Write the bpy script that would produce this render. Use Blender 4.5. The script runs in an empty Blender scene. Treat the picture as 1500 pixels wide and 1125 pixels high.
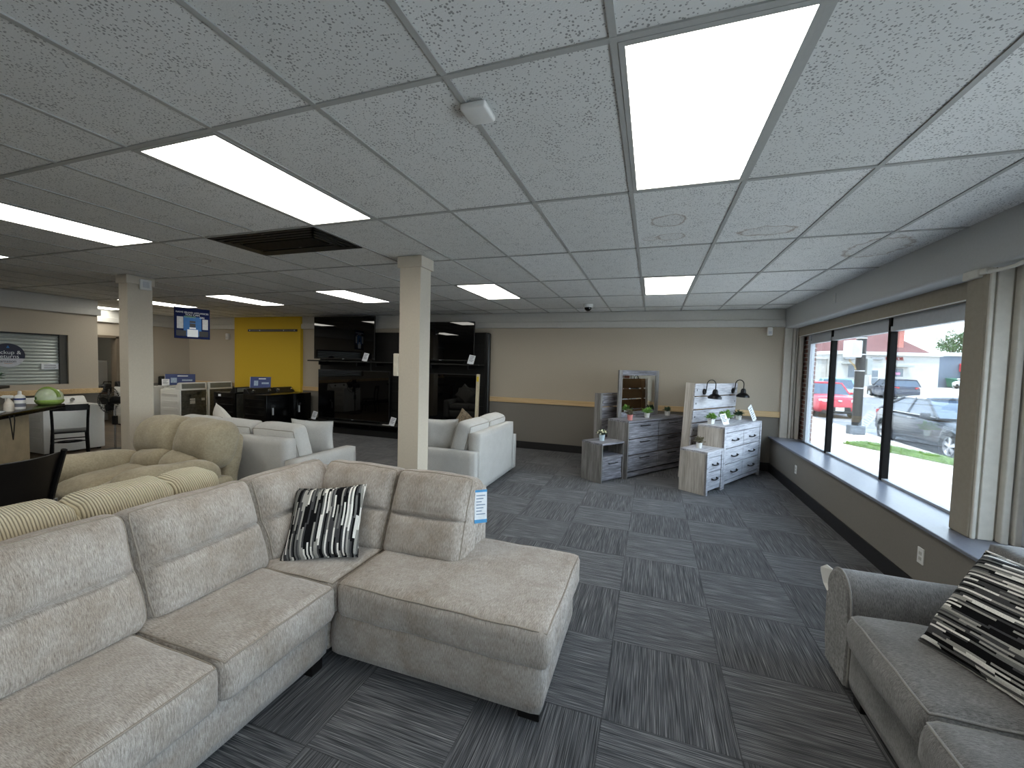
import bpy, bmesh, math, random
from mathutils import Vector, Matrix, noise
random.seed(7)
SC = bpy.context.scene
COL = SC.collection
PI = math.pi
R = math.radians

# ------------------------------------------------------------------ camera
FPX, YAW, PITCH, ROLL, CZ = 600.47, -0.32802, -0.046418, 0.026792, 1.71
fw = Vector((math.sin(YAW), math.cos(YAW), 0)); ri = Vector((math.cos(YAW), -math.sin(YAW), 0)); up = Vector((0, 0, 1))
D_ = math.cos(PITCH)*fw + math.sin(PITCH)*up
U0 = math.cos(PITCH)*up - math.sin(PITCH)*fw
R_ = math.cos(ROLL)*ri + math.sin(ROLL)*U0
U_ = math.cos(ROLL)*U0 - math.sin(ROLL)*ri
cd = bpy.data.cameras.new('camera'); cam = bpy.data.objects.new('camera', cd); COL.objects.link(cam)
cd.sensor_width = 36; cd.lens = 36*FPX/1500; cd.clip_start = 0.05; cd.clip_end = 500
cam.matrix_world = Matrix(((R_.x, U_.x, -D_.x, 0), (R_.y, U_.y, -D_.y, 0), (R_.z, U_.z, -D_.z, CZ), (0, 0, 0, 1)))
SC.camera = cam

# ------------------------------------------------------------------ light, world, exposure
SC.view_settings.view_transform = 'Standard'; SC.view_settings.look = 'None'
SC.view_settings.gamma = 1; SC.view_settings.use_curve_mapping = False
SC.view_settings.exposure = 1.3
PANEL = 3.7
W = bpy.data.worlds.new('world'); SC.world = W; W.use_nodes = True
wn = W.node_tree.nodes; wl = W.node_tree.links
bg = wn['Background']; bg.inputs['Strength'].default_value = 3.2
tc = wn.new('ShaderNodeTexCoord'); sx = wn.new('ShaderNodeSeparateXYZ'); rp = wn.new('ShaderNodeValToRGB')
wl.new(tc.outputs['Generated'], sx.inputs[0]); wl.new(sx.outputs['Z'], rp.inputs[0]); wl.new(rp.outputs[0], bg.inputs['Color'])
rp.color_ramp.elements[0].position = 0.0; rp.color_ramp.elements[0].color = (0.84, 0.92, 1, 1)
rp.color_ramp.elements[1].position = 0.7; rp.color_ramp.elements[1].color = (0.55, 0.74, 1, 1)
sd = bpy.data.lights.new('sun', 'SUN'); sd.energy = 4.8; sd.angle = R(2); sd.color = (1, 0.96, 0.9)
sun = bpy.data.objects.new('sun', sd); COL.objects.link(sun); sun.location = (-10, -10, 25)
sun.rotation_euler = Vector((0.22, 0.34, -0.91)).to_track_quat('-Z', 'Y').to_euler()

# ------------------------------------------------------------------ colour + materials
def lin(c):
    f = lambda v: v/12.92 if v <= 0.04045 else ((v+0.055)/1.055)**2.4
    return tuple(f(v/255) for v in c) + (1,)
class NT:
    def __init__(s, m):
        m.use_nodes = True; s.t = m.node_tree; s.n = s.t.nodes; s.l = s.t.links
        s.b = s.n['Principled BSDF']; s.c = s.n.new('ShaderNodeTexCoord').outputs['Object']
    def node(s, typ, **k):
        n = s.n.new('ShaderNode'+typ)
        for a, v in k.items(): setattr(n, a, v)
        return n
    def put(s, sock, v):
        if isinstance(v, bpy.types.NodeSocket): s.l.new(v, sock)
        else: sock.default_value = v
    def math(s, op, a, b=0.0, c=None):
        n = s.node('Math', operation=op); s.put(n.inputs[0], a); s.put(n.inputs[1], b)
        if c is not None: s.put(n.inputs[2], c)
        return n.outputs[0]
    def vmath(s, op, a, b):
        n = s.node('VectorMath', operation=op); s.put(n.inputs[0], a); s.put(n.inputs[1], b); return n.outputs[0]
    def noise(s, scale, detail=3, rough=.55, vec=None, k=(1, 1, 1)):
        n = s.node('TexNoise'); n.inputs['Scale'].default_value = scale; n.inputs['Detail'].default_value = detail
        n.inputs['Roughness'].default_value = rough
        s.l.new(s.vmath('MULTIPLY', vec or s.c, k), n.inputs['Vector']); return n.outputs['Fac']
    def ramp(s, fac, stops, interp='LINEAR'):
        n = s.node('ValToRGB'); e = n.color_ramp.elements; n.color_ramp.interpolation = interp
        while len(e) < len(stops): e.new(.5)
        for q, (p, c) in zip(e, stops): q.position = p; q.color = c
        s.put(n.inputs[0], fac); return n.outputs[0]
    def mix(s, fac, a, b, mode='MIX'):
        n = s.node('Mix', data_type='RGBA', blend_type=mode); s.put(n.inputs[0], fac); s.put(n.inputs[6], a); s.put(n.inputs[7], b); return n.outputs[2]
    def sep(s, v=None):
        n = s.node('SeparateXYZ'); s.l.new(v or s.c, n.inputs[0]); return n.outputs
    def comb(s, x, y, z):
        n = s.node('CombineXYZ'); s.put(n.inputs[0], x); s.put(n.inputs[1], y); s.put(n.inputs[2], z); return n.outputs[0]
    def white(s, v):
        n = s.node('TexWhiteNoise', noise_dimensions='3D'); s.l.new(v, n.inputs['Vector']); return n.outputs['Value']
    def bump(s, h, dist=.002, strength=.5):
        n = s.node('Bump'); n.inputs['Strength'].default_value = strength; n.inputs['Distance'].default_value = dist
        s.put(n.inputs['Height'], h); s.l.new(n.outputs[0], s.b.inputs['Normal'])
    def col(s, v): s.put(s.b.inputs['Base Color'], v)
def sh(c, k): return tuple(min(1, max(0, v*k)) for v in c[:3]) + (1,)
MATS = {}
def mat(name, rgb, rough=.6, metal=0, var=.08, scale=30, bump=0, spec=.5, k=(1, 1, 1)):
    if name in MATS: return MATS[name]
    m = bpy.data.materials.new(name); t = NT(m); c = lin(rgb)
    n = t.noise(scale, k=k)
    t.col(t.ramp(n, [(.3, sh(c, 1-var)), (.7, sh(c, 1+var))]))
    t.b.inputs['Roughness'].default_value = rough; t.b.inputs['Metallic'].default_value = metal
    t.b.inputs['Specular IOR Level'].default_value = spec
    if bump: t.bump(n, bump)
    MATS[name] = m; return m
def fabric(name, a, b, streak=(260, 26, 26), patch=5, pv=.12, rough=.95, bump=.002, sheen=.25, tone=(1, 1, 1)):
    m = bpy.data.materials.new(name); t = NT(m)
    n1 = t.noise(1, 2, .6, k=streak); n2 = t.noise(patch, 2, .5); n3 = t.noise(420, 2, .6)
    n = t.math('ADD', t.math('MULTIPLY', n1, .7), t.math('MULTIPLY', n3, .3))
    c = t.ramp(n, [(.25, lin(a)), (.75, lin(b))])
    g = t.ramp(t.math('ADD', t.math('MULTIPLY', n2, .65), t.math('MULTIPLY', t.noise(patch*5, 3, .6), .35)), [(.36, tuple(1-pv*q for q in tone)+(1,)), (.64, (1+pv*.3,)*3+(1,))])
    t.col(t.mix(1, c, g, 'MULTIPLY')); t.b.inputs['Roughness'].default_value = rough
    t.b.inputs['Sheen Weight'].default_value = sheen; t.b.inputs['Specular IOR Level'].default_value = .15
    t.bump(n, bump, .6); MATS[name] = m; return m
def wood(name, a, b, c, k, rough=.6):
    m = bpy.data.materials.new(name); t = NT(m)
    n = t.noise(1, 5, .65, k=k); w = t.noise(.16, 3, .6, k=k)
    n = t.math('ADD', t.math('MULTIPLY', n, .55), t.math('MULTIPLY', w, .45))
    t.col(t.ramp(n, [(.34, lin(a)), (.5, lin(b)), (.66, lin(c))])); t.b.inputs['Roughness'].default_value = rough
    t.b.inputs['Specular IOR Level'].default_value = .3; t.bump(n, .001, .4); MATS[name] = m; return m
def emit(name, rgb, k):
    m = bpy.data.materials.new(name); t = NT(m)
    n = t.noise(2.5, 2); c = t.ramp(n, [(.2, sh(lin(rgb), .94)), (.8, lin(rgb))])
    t.l.new(c, t.b.inputs['Emission Color']); t.b.inputs['Emission Strength'].default_value = k
    t.col((.8, .8, .8, 1)); MATS[name] = m; return m
def glassmat(name, tint=(1, 1, 1, 1), gl=.5):
    m = bpy.data.materials.new(name); m.use_nodes = True; n = m.node_tree.nodes; l = m.node_tree.links
    n.remove(n['Principled BSDF']); o = n['Material Output']
    t = n.new('ShaderNodeBsdfTransparent'); t.inputs[0].default_value = tint
    g = n.new('ShaderNodeBsdfGlossy'); g.inputs['Roughness'].default_value = .0
    f = n.new('ShaderNodeFresnel'); f.inputs[0].default_value = 1.45
    q = n.new('ShaderNodeMath'); q.operation = 'MULTIPLY'; q.inputs[1].default_value = gl; l.new(f.outputs[0], q.inputs[0])
    x = n.new('ShaderNodeMixShader'); l.new(q.outputs[0], x.inputs[0]); l.new(t.outputs[0], x.inputs[1]); l.new(g.outputs[0], x.inputs[2])
    l.new(x.outputs[0], o.inputs[0]); MATS[name] = m; return m

# ------------------------------------------------------------------ mesh helpers
def vin(bm, f, *a, M=None):
    n = len(bm.verts); f(bm, *a); bm.verts.ensure_lookup_table()
    if M is not None:
        for v in bm.verts[n:]: v.co = M @ v.co
def box(bm, x0, x1, y0, y1, z0, z1, M=None):
    v = [bm.verts.new(Vector((x, y, z))) for z in (z0, z1) for y in (y0, y1) for x in (x0, x1)]
    for f in ((0, 2, 3, 1), (4, 5, 7, 6), (0, 1, 5, 4), (1, 3, 7, 5), (3, 2, 6, 7), (2, 0, 4, 6)): bm.faces.new([v[i] for i in f])
    if M is not None:
        for q in v: q.co = M @ q.co
def hexa(bm, p):
    v = [bm.verts.new(Vector(q)) for q in p]
    for f in ((0, 2, 3, 1), (4, 5, 7, 6), (0, 1, 5, 4), (1, 3, 7, 5), (3, 2, 6, 7), (2, 0, 4, 6)): bm.faces.new([v[i] for i in f])
def rbox(bm, x0, x1, y0, y1, z0, z1, r=.01, seg=2, M=None):
    b = bmesh.new(); box(b, x0, x1, y0, y1, z0, z1)
    bmesh.ops.bevel(b, geom=b.edges[:], offset=r, segments=seg, profile=.5, affect='EDGES')
    merge(bm, b, M)
def merge(bm, b, M=None):
    mp = {}
    for v in b.verts: mp[v] = bm.verts.new(M @ v.co if M is not None else v.co.copy())
    for f in b.faces:
        try: bm.faces.new([mp[v] for v in f.verts])
        except ValueError: pass
    b.free()
def tube(bm, pts, r, sides=8, closed=False, cap=True):
    pts = [Vector(p) for p in pts]; n = len(pts); rings = []; prev = None
    for i, p in enumerate(pts):
        a = pts[(i-1) % n] if (closed or i) else p; b = pts[(i+1) % n] if (closed or i < n-1) else p
        t = (b-a)
        if t.length < 1e-9: t = Vector((0, 0, 1))
        t.normalize()
        if prev is None:
            x = t.cross(Vector((0, 0, 1)));
            if x.length < .05: x = t.cross(Vector((1, 0, 0)))
        else: x = prev - t*prev.dot(t)
        x.normalize(); prev = x; y = t.cross(x); rr = r[i] if isinstance(r, (list, tuple)) else r
        rings.append([bm.verts.new(p + x*math.cos(2*PI*k/sides)*rr + y*math.sin(2*PI*k/sides)*rr) for k in range(sides)])
    for i in range(n if closed else n-1):
        A, B = rings[i], rings[(i+1) % n]
        for k in range(sides): bm.faces.new((A[k], A[(k+1) % sides], B[(k+1) % sides], B[k]))
    if cap and not closed: bm.faces.new(rings[0][::-1]); bm.faces.new(rings[-1])
def lathe(bm, prof, sides=24, M=None):
    rings = []; new = []
    for (r, z) in prof:
        if r < 1e-6: q = [bm.verts.new((0, 0, z))]
        else: q = [bm.verts.new((r*math.cos(2*PI*k/sides), r*math.sin(2*PI*k/sides), z)) for k in range(sides)]
        rings.append(q); new += q
    for A, B in zip(rings, rings[1:]):
        for k in range(sides):
            j = (k+1) % sides
            if len(A) == 1 and len(B) == 1: continue
            if len(A) == 1: bm.faces.new((A[0], B[j], B[k]))
            elif len(B) == 1: bm.faces.new((A[k], A[j], B[0]))
            else: bm.faces.new((A[k], A[j], B[j], B[k]))
    if M is not None:
        for v in new: v.co = M @ v.co
def prism(bm, poly, a0, a1, axis='x', r=0):
    def P(p, a): return {'x': (a, p[0], p[1]), 'y': (p[0], a, p[1]), 'z': (p[0], p[1], a)}[axis]
    A = [bm.verts.new(P(p, a0)) for p in poly]; B = [bm.verts.new(P(p, a1)) for p in poly]; n = len(poly)
    bm.faces.new(A[::-1]); bm.faces.new(B)
    for i in range(n): bm.faces.new((A[i], A[(i+1) % n], B[(i+1) % n], B[i]))
def sphere(bm, c, r, seg=12):
    if not isinstance(r, (tuple, list)): r = (r, r, r)
    M = Matrix.Translation(c) @ Matrix.Diagonal((*r, 1)); bmesh.ops.create_uvsphere(bm, u_segments=seg, v_segments=max(6, seg*2//3), radius=1, matrix=M)
def disc(bm, M, r, sides=24):
    v = [bm.verts.new(M @ Vector((r*math.cos(2*PI*k/sides), r*math.sin(2*PI*k/sides), 0))) for k in range(sides)]; bm.faces.new(v)

def link(o, parent=None):
    COL.objects.link(o)
    if parent is not None: o.parent = parent
    return o
def obj(name, bm, m, parent=None, smooth=False, M=None, bevel=0):
    bmesh.ops.recalc_face_normals(bm, faces=bm.faces[:])
    me = bpy.data.meshes.new(name); bm.to_mesh(me); bm.free(); me.materials.append(m)
    if smooth:
        me.polygons.foreach_set('use_smooth', [True]*len(me.polygons))
        if smooth != 'all':
            try: me.set_sharp_from_angle(angle=R(40))
            except Exception: pass
    o = bpy.data.objects.new(name, me); link(o, parent)
    if M is not None: o.matrix_local = M
    if bevel:
        b = o.modifiers.new('bevel', 'BEVEL'); b.width = bevel; b.segments = 2; b.limit_method = 'ANGLE'
    return o
def tag(o, label, cat, group=None, kind=None):
    o['label'] = label; o['category'] = cat
    if group: o['group'] = group
    if kind: o['kind'] = kind
    return o
def thing(name, label, cat, loc=(0, 0, 0), rotz=0, group=None):
    o = bpy.data.objects.new(name, None); o.empty_display_size = .1; link(o); o.location = loc; o.rotation_euler = (0, 0, rotz)
    return tag(o, label, cat, group)
def struct(name, bm, m, parent=None, smooth=False, bevel=0):
    o = obj(name, bm, m, parent, smooth, bevel=bevel)
    if parent is None: o['kind'] = 'structure'
    return o
def copy_tree(o, parent=None):
    c = o.copy(); COL.objects.link(c)
    if parent is not None: c.parent = parent
    for ch in list(o.children): copy_tree(ch, c)
    return c
def B(*a, **k):
    bm = bmesh.new()
    for q in a: box(bm, *q)
    return bm
def RB(*a, r=.01, seg=2):
    bm = bmesh.new()
    for q in a: rbox(bm, *q, r=r, seg=seg)
    return bm
def text(name, s, size, m, parent, M, ext=.001, align='CENTER'):
    cu = bpy.data.curves.new(name, 'FONT'); cu.body = s; cu.size = size; cu.extrude = ext; cu.align_x = align; cu.align_y = 'CENTER'
    t = bpy.data.objects.new('tmp_text', cu); COL.objects.link(t)
    dg = bpy.context.evaluated_depsgraph_get(); me = bpy.data.meshes.new_from_object(t.evaluated_get(dg))
    bpy.data.objects.remove(t); bpy.data.curves.remove(cu)
    me.name = name; me.materials.clear(); me.materials.append(m)
    o = bpy.data.objects.new(name, me); link(o, parent); o.matrix_local = M; return o
T = Matrix.Translation
def RZ(a): return Matrix.Rotation(a, 4, 'Z')
def RX(a): return Matrix.Rotation(a, 4, 'X')
def RY(a): return Matrix.Rotation(a, 4, 'Y')
FRONT = RX(PI/2)      # text facing -y

# soft upholstered block, local box centred at 0, front = -y
def soft(name, w, d, h, m, parent, M, r=.05, puff=(.0, .02, .03), step=.035, crease=None, lobes=None, pipe=None, pm=None, wr=.004, seed=0, pr=.006, shape=None):
    hx, hy, hz = w/2, d/2, h/2
    sd = Vector((seed*3.1, seed*1.7, seed*2.3))
    def f(p):
        p = Vector(p); q = Vector((max(-hx+r, min(hx-r, p.x)), max(-hy+r, min(hy-r, p.y)), max(-hz+r, min(hz-r, p.z))))
        dv = p-q
        if dv.length > 1e-9: p = q + dv.normalized()*r if sum(abs(c) > 1e-9 for c in dv) > 1 else p
        u, v, s = p.x/hx, p.y/hy, p.z/hz
        bx, by, bz = max(0, 1-u*u), max(0, 1-v*v), max(0, 1-s*s)
        o = Vector((math.copysign(puff[0], u)*by*bz*abs(u)**3, math.copysign(puff[1], v)*bx**.6*bz**.8*abs(v)**3, math.copysign(puff[2], s)*bx**.6*by**.8*abs(s)**3))
        if lobes and v < 0:      # list of (z centre, half height, bulge)
            for (zc, hh, bg_) in lobes:
                e = 1-((s-zc)/hh)**2
                if e > 0: o.y -= bg_*e**.38*max(0, 1-u**6)*abs(v)**2
        if crease and v < 0:
            zc, dp, sg = crease; o.y += dp*math.exp(-((s-zc)*hz/sg)**2)*max(0, 1-abs(u)**7)*abs(v)**2
        p = p+o
        if wr:
            nz = noise.noise_vector(p*5+sd)*wr + noise.noise_vector(p*14+sd)*wr*.35
            p = p+nz
        if shape: p = shape(p)
        return p
    bm = bmesh.new(); nx, ny, nz = [max(2, round(a/step)) for a in (w, d, h)]
    cache = {}
    def V(i, j, k):
        if (i, j, k) not in cache:
            # denser sampling near the rounded edges
            def e(t, n, hh):
                a = -hh + 2*hh*t/n
                return a
            cache[(i, j, k)] = bm.verts.new(f((e(i, nx, hx), e(j, ny, hy), e(k, nz, hz))))
        return cache[(i, j, k)]
    for i in range(nx):
        for j in range(ny):
            for k in (0, nz): bm.faces.new((V(i, j, k), V(i+1, j, k), V(i+1, j+1, k), V(i, j+1, k)))
    for i in range(nx):
        for k in range(nz):
            for j in (0, ny): bm.faces.new((V(i, j, k), V(i+1, j, k), V(i+1, j, k+1), V(i, j, k+1)))
    for j in range(ny):
        for k in range(nz):
            for i in (0, nx): bm.faces.new((V(i, j, k), V(i, j+1, k), V(i, j+1, k+1), V(i, j, k+1)))
    o = obj(name, bm, m, parent, 'all', M)
    def loop(kind):
        L = []; N = 14
        def edge(a, b):
            for t in range(N): L.append(f(Vector(a).lerp(Vector(b), t/N)))
        if kind == 'front': c = [(-hx, -hy, -hz), (hx, -hy, -hz), (hx, -hy, hz), (-hx, -hy, hz)]
        elif kind == 'back': c = [(-hx, hy, -hz), (hx, hy, -hz), (hx, hy, hz), (-hx, hy, hz)]
        elif kind == 'top': c = [(-hx, -hy, hz), (hx, -hy, hz), (hx, hy, hz), (-hx, hy, hz)]
        elif kind == 'bottom': c = [(-hx, -hy, -hz), (hx, -hy, -hz), (hx, hy, -hz), (-hx, hy, -hz)]
        for a, b in zip(c, c[1:]+c[:1]): edge(a, b)
        return L
    for kd in (pipe or []):
        pb = bmesh.new(); tube(pb, loop(kd), pr, 6, closed=True); obj('piping', pb, pm or m, o, 'all')
    return o
def pillow(name, label, cat, w, t, m, M, group=None, seed=0, pipe_m=None):
    n = 22; bm = bmesh.new(); G = {}
    def P(u, v, s):
        e = (max(0, 1-u**4)*max(0, 1-v**4))**.55
        x = u*w/2*(1-.07*(1-v*v)*abs(u)**3); y = v*w/2*(1-.07*(1-u*u)*abs(v)**3)
        z = s*t/2*e
        q = Vector((x, y, z)); return q + noise.noise_vector(q*9+Vector((seed, 0, 0)))*.008*(.4+e)
    for s in (1, -1):
        for i in range(n+1):
            for j in range(n+1):
                b = i in (0, n) or j in (0, n)
                if b and s == -1: G[(i, j, s)] = G[(i, j, 1)]; continue
                G[(i, j, s)] = bm.verts.new(P(2*i/n-1, 2*j/n-1, s))
        for i in range(n):
            for j in range(n):
                bm.faces.new((G[(i, j, s)], G[(i+1, j, s)], G[(i+1, j+1, s)], G[(i, j+1, s)]))
    o = thing(name, label, cat, group=group); o.matrix_world = M
    c = obj('cover', bm, m, o, 'all')
    pb = bmesh.new(); L = []
    for a, b in (((-1, -1), (1, -1)), ((1, -1), (1, 1)), ((1, 1), (-1, 1)), ((-1, 1), (-1, -1))):
        for k in range(16): L.append(P(a[0]+(b[0]-a[0])*k/16, a[1]+(b[1]-a[1])*k/16, 1))
    tube(pb, L, .005, 6, closed=True); obj('piping', pb, pipe_m or m, o, 'all')
    return o

# ------------------------------------------------------------------ materials
CE = 2.77; GX, GY, CW, CL = -.1617, 1.4018, .6096, 1.2192
def ceiling_mat():
    m = bpy.data.materials.new('ceiling_tile'); t = NT(m); x, y, z = t.sep()
    ix = t.math('FLOOR', t.math('DIVIDE', t.math('SUBTRACT', x, GX), CW)); iy = t.math('FLOOR', t.math('DIVIDE', t.math('SUBTRACT', y, GY), CL))
    w = t.white(t.comb(ix, iy, 3.3))
    base = t.ramp(w, [(0, lin((222, 222, 219))), (1, lin((236, 236, 234)))])
    # pin holes and short fissures
    v = t.node('TexVoronoi', feature='F1'); v.inputs['Scale'].default_value = 1
    t.l.new(t.vmath('MULTIPLY', t.c, (75, 75, 75)), v.inputs['Vector'])
    h = t.math('LESS_THAN', v.outputs['Distance'], t.math('MULTIPLY', t.noise(9, 2), .52))
    v2 = t.node('TexVoronoi', feature='F1'); v2.inputs['Scale'].default_value = 1
    t.l.new(t.vmath('MULTIPLY', t.c, (42, 100, 60)), v2.inputs['Vector'])
    h2 = t.math('LESS_THAN', v2.outputs['Distance'], .17)
    hh = t.math('MAXIMUM', h, h2)
    c = t.mix(t.math('MULTIPLY', hh, .62), base, lin((92, 92, 90)))
    n = t.math('MULTIPLY', t.math('SUBTRACT', t.noise(14, 3), .5), 1.0)
    ring = None
    for (cx, cy, a, b) in ((.07, 3.195, .115, .12), (.10, 3.58, .10, .085), (-.06, 3.6, .055, .05), (.78, 3.60, .19, .105), (-4.85, 3.2, .2, .12), (1.75, 4.3, .2, .3)):
        dx = t.math('DIVIDE', t.math('SUBTRACT', x, cx), a); dy = t.math('DIVIDE', t.math('SUBTRACT', y, cy), b)
        d = t.math('ADD', t.math('SQRT', t.math('ADD', t.math('MULTIPLY', dx, dx), t.math('MULTIPLY', dy, dy))), t.math('MULTIPLY', n, .7))
        e = t.math('ADD', t.math('SUBTRACT', 1, t.math('MULTIPLY', t.math('ABSOLUTE', t.math('SUBTRACT', d, 1)), 9)), t.math('MULTIPLY', t.math('LESS_THAN', d, 1), .12))
        e = t.math('MAXIMUM', e, t.math('MULTIPLY', t.math('LESS_THAN', d, 1), .12))
        ring = e if ring is None else t.math('MAXIMUM', ring, e)
    ring = t.math('MULTIPLY', t.math('MINIMUM', t.math('MAXIMUM', ring, 0), 1), t.math('ADD', .25, t.noise(6, 2)))
    c = t.mix(t.math('MULTIPLY', ring, .75), c, lin((132, 104, 76)))
    t.col(c); t.b.inputs['Roughness'].default_value = .95; t.b.inputs['Specular IOR Level'].default_value = .1
    t.bump(t.math('SUBTRACT', t.noise(160, 2), t.math('MULTIPLY', hh, 1)), .002, .5); return m
def carpet_mat():
    m = bpy.data.materials.new('carpet_tile'); t = NT(m); x, y, z = t.sep(); s = .6096
    fx = t.math('DIVIDE', t.math('ADD', x, .165), s); fy = t.math('DIVIDE', t.math('SUBTRACT', y, 1.975), s)
    ix = t.math('FLOOR', fx); iy = t.math('FLOOR', fy)
    par = t.math('FLOORED_MODULO', t.math('ADD', ix, iy), 2)
    w = t.white(t.comb(ix, iy, 1.7))
    off = t.math('MULTIPLY', w, 31)
    A = t.comb(t.math('MULTIPLY', x, 380), t.math('MULTIPLY', y, 5), off); Bv = t.comb(t.math('MULTIPLY', y, 380), t.math('MULTIPLY', x, 5), off)
    mv = t.node('Mix', data_type='VECTOR'); t.put(mv.inputs[0], par); t.l.new(A, mv.inputs[4]); t.l.new(Bv, mv.inputs[5])
    nz = t.node('TexNoise'); nz.inputs['Scale'].default_value = 1; nz.inputs['Detail'].default_value = 2; nz.inputs['Roughness'].default_value = .4
    t.l.new(mv.outputs[1], nz.inputs['Vector']); n = nz.outputs['Fac']
    c = t.ramp(n, [(.28, lin((40, 40, 43))), (.48, lin((78, 79, 82))), (.62, lin((114, 114, 116))), (.75, lin((152, 151, 151)))])
    m2 = t.node('TexNoise'); m2.inputs['Scale'].default_value = .22; m2.inputs['Detail'].default_value = 2; t.l.new(mv.outputs[1], m2.inputs['Vector'])
    c = t.mix(1, c, t.ramp(m2.outputs['Fac'], [(.32, (.74,)*3+(1,)), (.68, (1.06,)*3+(1,))]), 'MULTIPLY')
    g = t.ramp(t.math('ADD', t.math('MULTIPLY', w, .45), t.math('MULTIPLY', par, .55)), [(0, (.84,)*3+(1,)), (1, (1.12,)*3+(1,))])  # random tile tone, plus pile-direction shading painted into alternate tiles
    c = t.mix(1, c, g, 'MULTIPLY')
    ex = t.math('ABSOLUTE', t.math('SUBTRACT', t.math('FRACT', fx), .5)); ey = t.math('ABSOLUTE', t.math('SUBTRACT', t.math('FRACT', fy), .5))
    e = t.math('GREATER_THAN', t.math('MAXIMUM', ex, ey), .494)
    c = t.mix(t.math('MULTIPLY', e, .45), c, lin((22, 21, 24)))
    t.col(c); t.b.inputs['Roughness'].default_value = .97; t.b.inputs['Specular IOR Level'].default_value = .12; t.b.inputs['Sheen Weight'].default_value = .15
    t.bump(n, .004, .7); return m
def wall_mat(name, upc, loc, zs):
    m = bpy.data.materials.new(name); t = NT(m); x, y, z = t.sep()
    n = t.noise(60, 3); k = t.ramp(n, [(.3, (.97,)*3+(1,)), (.7, (1.03,)*3+(1,))])
    c = t.mix(t.math('GREATER_THAN', z, zs), lin(loc), lin(upc)); t.col(t.mix(1, c, k, 'MULTIPLY'))
    t.b.inputs['Roughness'].default_value = .85; t.b.inputs['Specular IOR Level'].default_value = .2; t.bump(t.noise(220, 2), .0008, .4); return m
def stripe_mat(name, N=48, axis=0):
    m = bpy.data.materials.new(name); t = NT(m); s = t.sep(); u, v = (s[0], s[1]) if axis == 0 else (s[1], s[0])
    u = t.math('ADD', u, t.math('MULTIPLY', t.noise(3, 1), .02))
    i = t.math('FLOOR', t.math('MULTIPLY', u, N/.5)); r = t.white(t.comb(i, 2.2, .5))
    j = t.math('FLOOR', t.math('ADD', t.math('MULTIPLY', v, 7), t.math('MULTIPLY', r, 17)))
    w = t.white(t.comb(i, j, 7.1))
    c = t.ramp(w, [(0, lin((18, 18, 20))), (.24, lin((70, 70, 72))), (.45, lin((112, 112, 110))), (.62, lin((160, 158, 152))), (.78, lin((232, 230, 224)))], 'CONSTANT')
    f = t.noise(1, 2, k=(300, 300, 300)); t.col(t.mix(1, c, t.ramp(f, [(.3, (.8,)*3+(1,)), (.7, (1.1,)*3+(1,))]), 'MULTIPLY'))
    t.b.inputs['Roughness'].default_value = .95; t.b.inputs['Specular IOR Level'].default_value = .1; t.bump(f, .002, .6); return m
def brick_mat(name, a, b, mort, sc=1):
    m = bpy.data.materials.new(name); t = NT(m); n = t.node('TexBrick'); s = t.sep()
    t.l.new(t.comb(t.math('ADD', s[0], s[1]), s[2], 0), n.inputs['Vector']); n.inputs['Scale'].default_value = sc
    n.inputs['Color1'].default_value = lin(a); n.inputs['Color2'].default_value = lin(b); n.inputs['Mortar'].default_value = lin(mort)
    n.inputs['Brick Width'].default_value = .2; n.inputs['Row Height'].default_value = .07; n.inputs['Mortar Size'].default_value = .008
    t.col(n.outputs['Color']); t.b.inputs['Roughness'].default_value = .9; return m
M_CEIL = ceiling_mat(); M_CARPET = carpet_mat()
M_WALL = wall_mat('wall_paint', (184, 174, 158), (130, 125, 118), .985)
M_TBAR = mat('grid_metal', (172, 172, 168), .6, var=.03)
M_CROWN = mat('crown_paint', (196, 194, 188), .7, var=.03)
M_SOFFIT = mat('soffit_paint', (186, 187, 186), .8, var=.03, scale=60)
M_PILLAR = mat('pillar_paint', (205, 195, 178), .75, var=.03, scale=50)
M_JAMB = mat('jamb_paint', (206, 202, 192), .7, var=.05, scale=20)
M_HEADER = mat('header_paint', (150, 142, 128), .8, var=.05)
M_RAIL = wood('pine_rail', (190, 158, 114), (210, 180, 136), (224, 198, 154), (2, 60, 60))
M_BASE = mat('rubber_base', (30, 29, 31), .6, var=.1)
M_SILL = mat('sill_laminate', (118, 122, 134), .3, var=.06, scale=40)
M_ALU = mat('window_aluminium', (178, 182, 188), .45, .2, var=.05)
M_BRONZE = mat('bronze_mullion', (20, 18, 18), .6, 0, var=.1, spec=.1)
M_GLASS = glassmat('window_glass', (.97, .99, .98, 1), .6)
M_WHITE = mat('white_plastic', (225, 224, 220), .45, var=.02)
M_ENAMEL = mat('white_enamel', (222, 222, 218), .3, var=.02)
M_BLK = mat('black_plastic', (20, 20, 21), .4, var=.1)
M_BLKM = mat('black_metal', (24, 24, 26), .35, .6, var=.1)
M_GLOSSBLK = mat('gloss_black', (6, 6, 7), .22, var=.05, spec=.3)
M_SCREEN = mat('tv_screen', (3, 3, 4), .012, var=.05, spec=.5)
M_CHROME = mat('chrome', (200, 200, 200), .2, 1, var=.03)
M_VINYL = wood('vinyl_plank', (74, 64, 54), (96, 84, 70), (116, 102, 86), (1.2, 22, 10), .5)
M_DARKROOM = mat('back_room_paint', (120, 116, 106), .9, var=.04)

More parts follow.
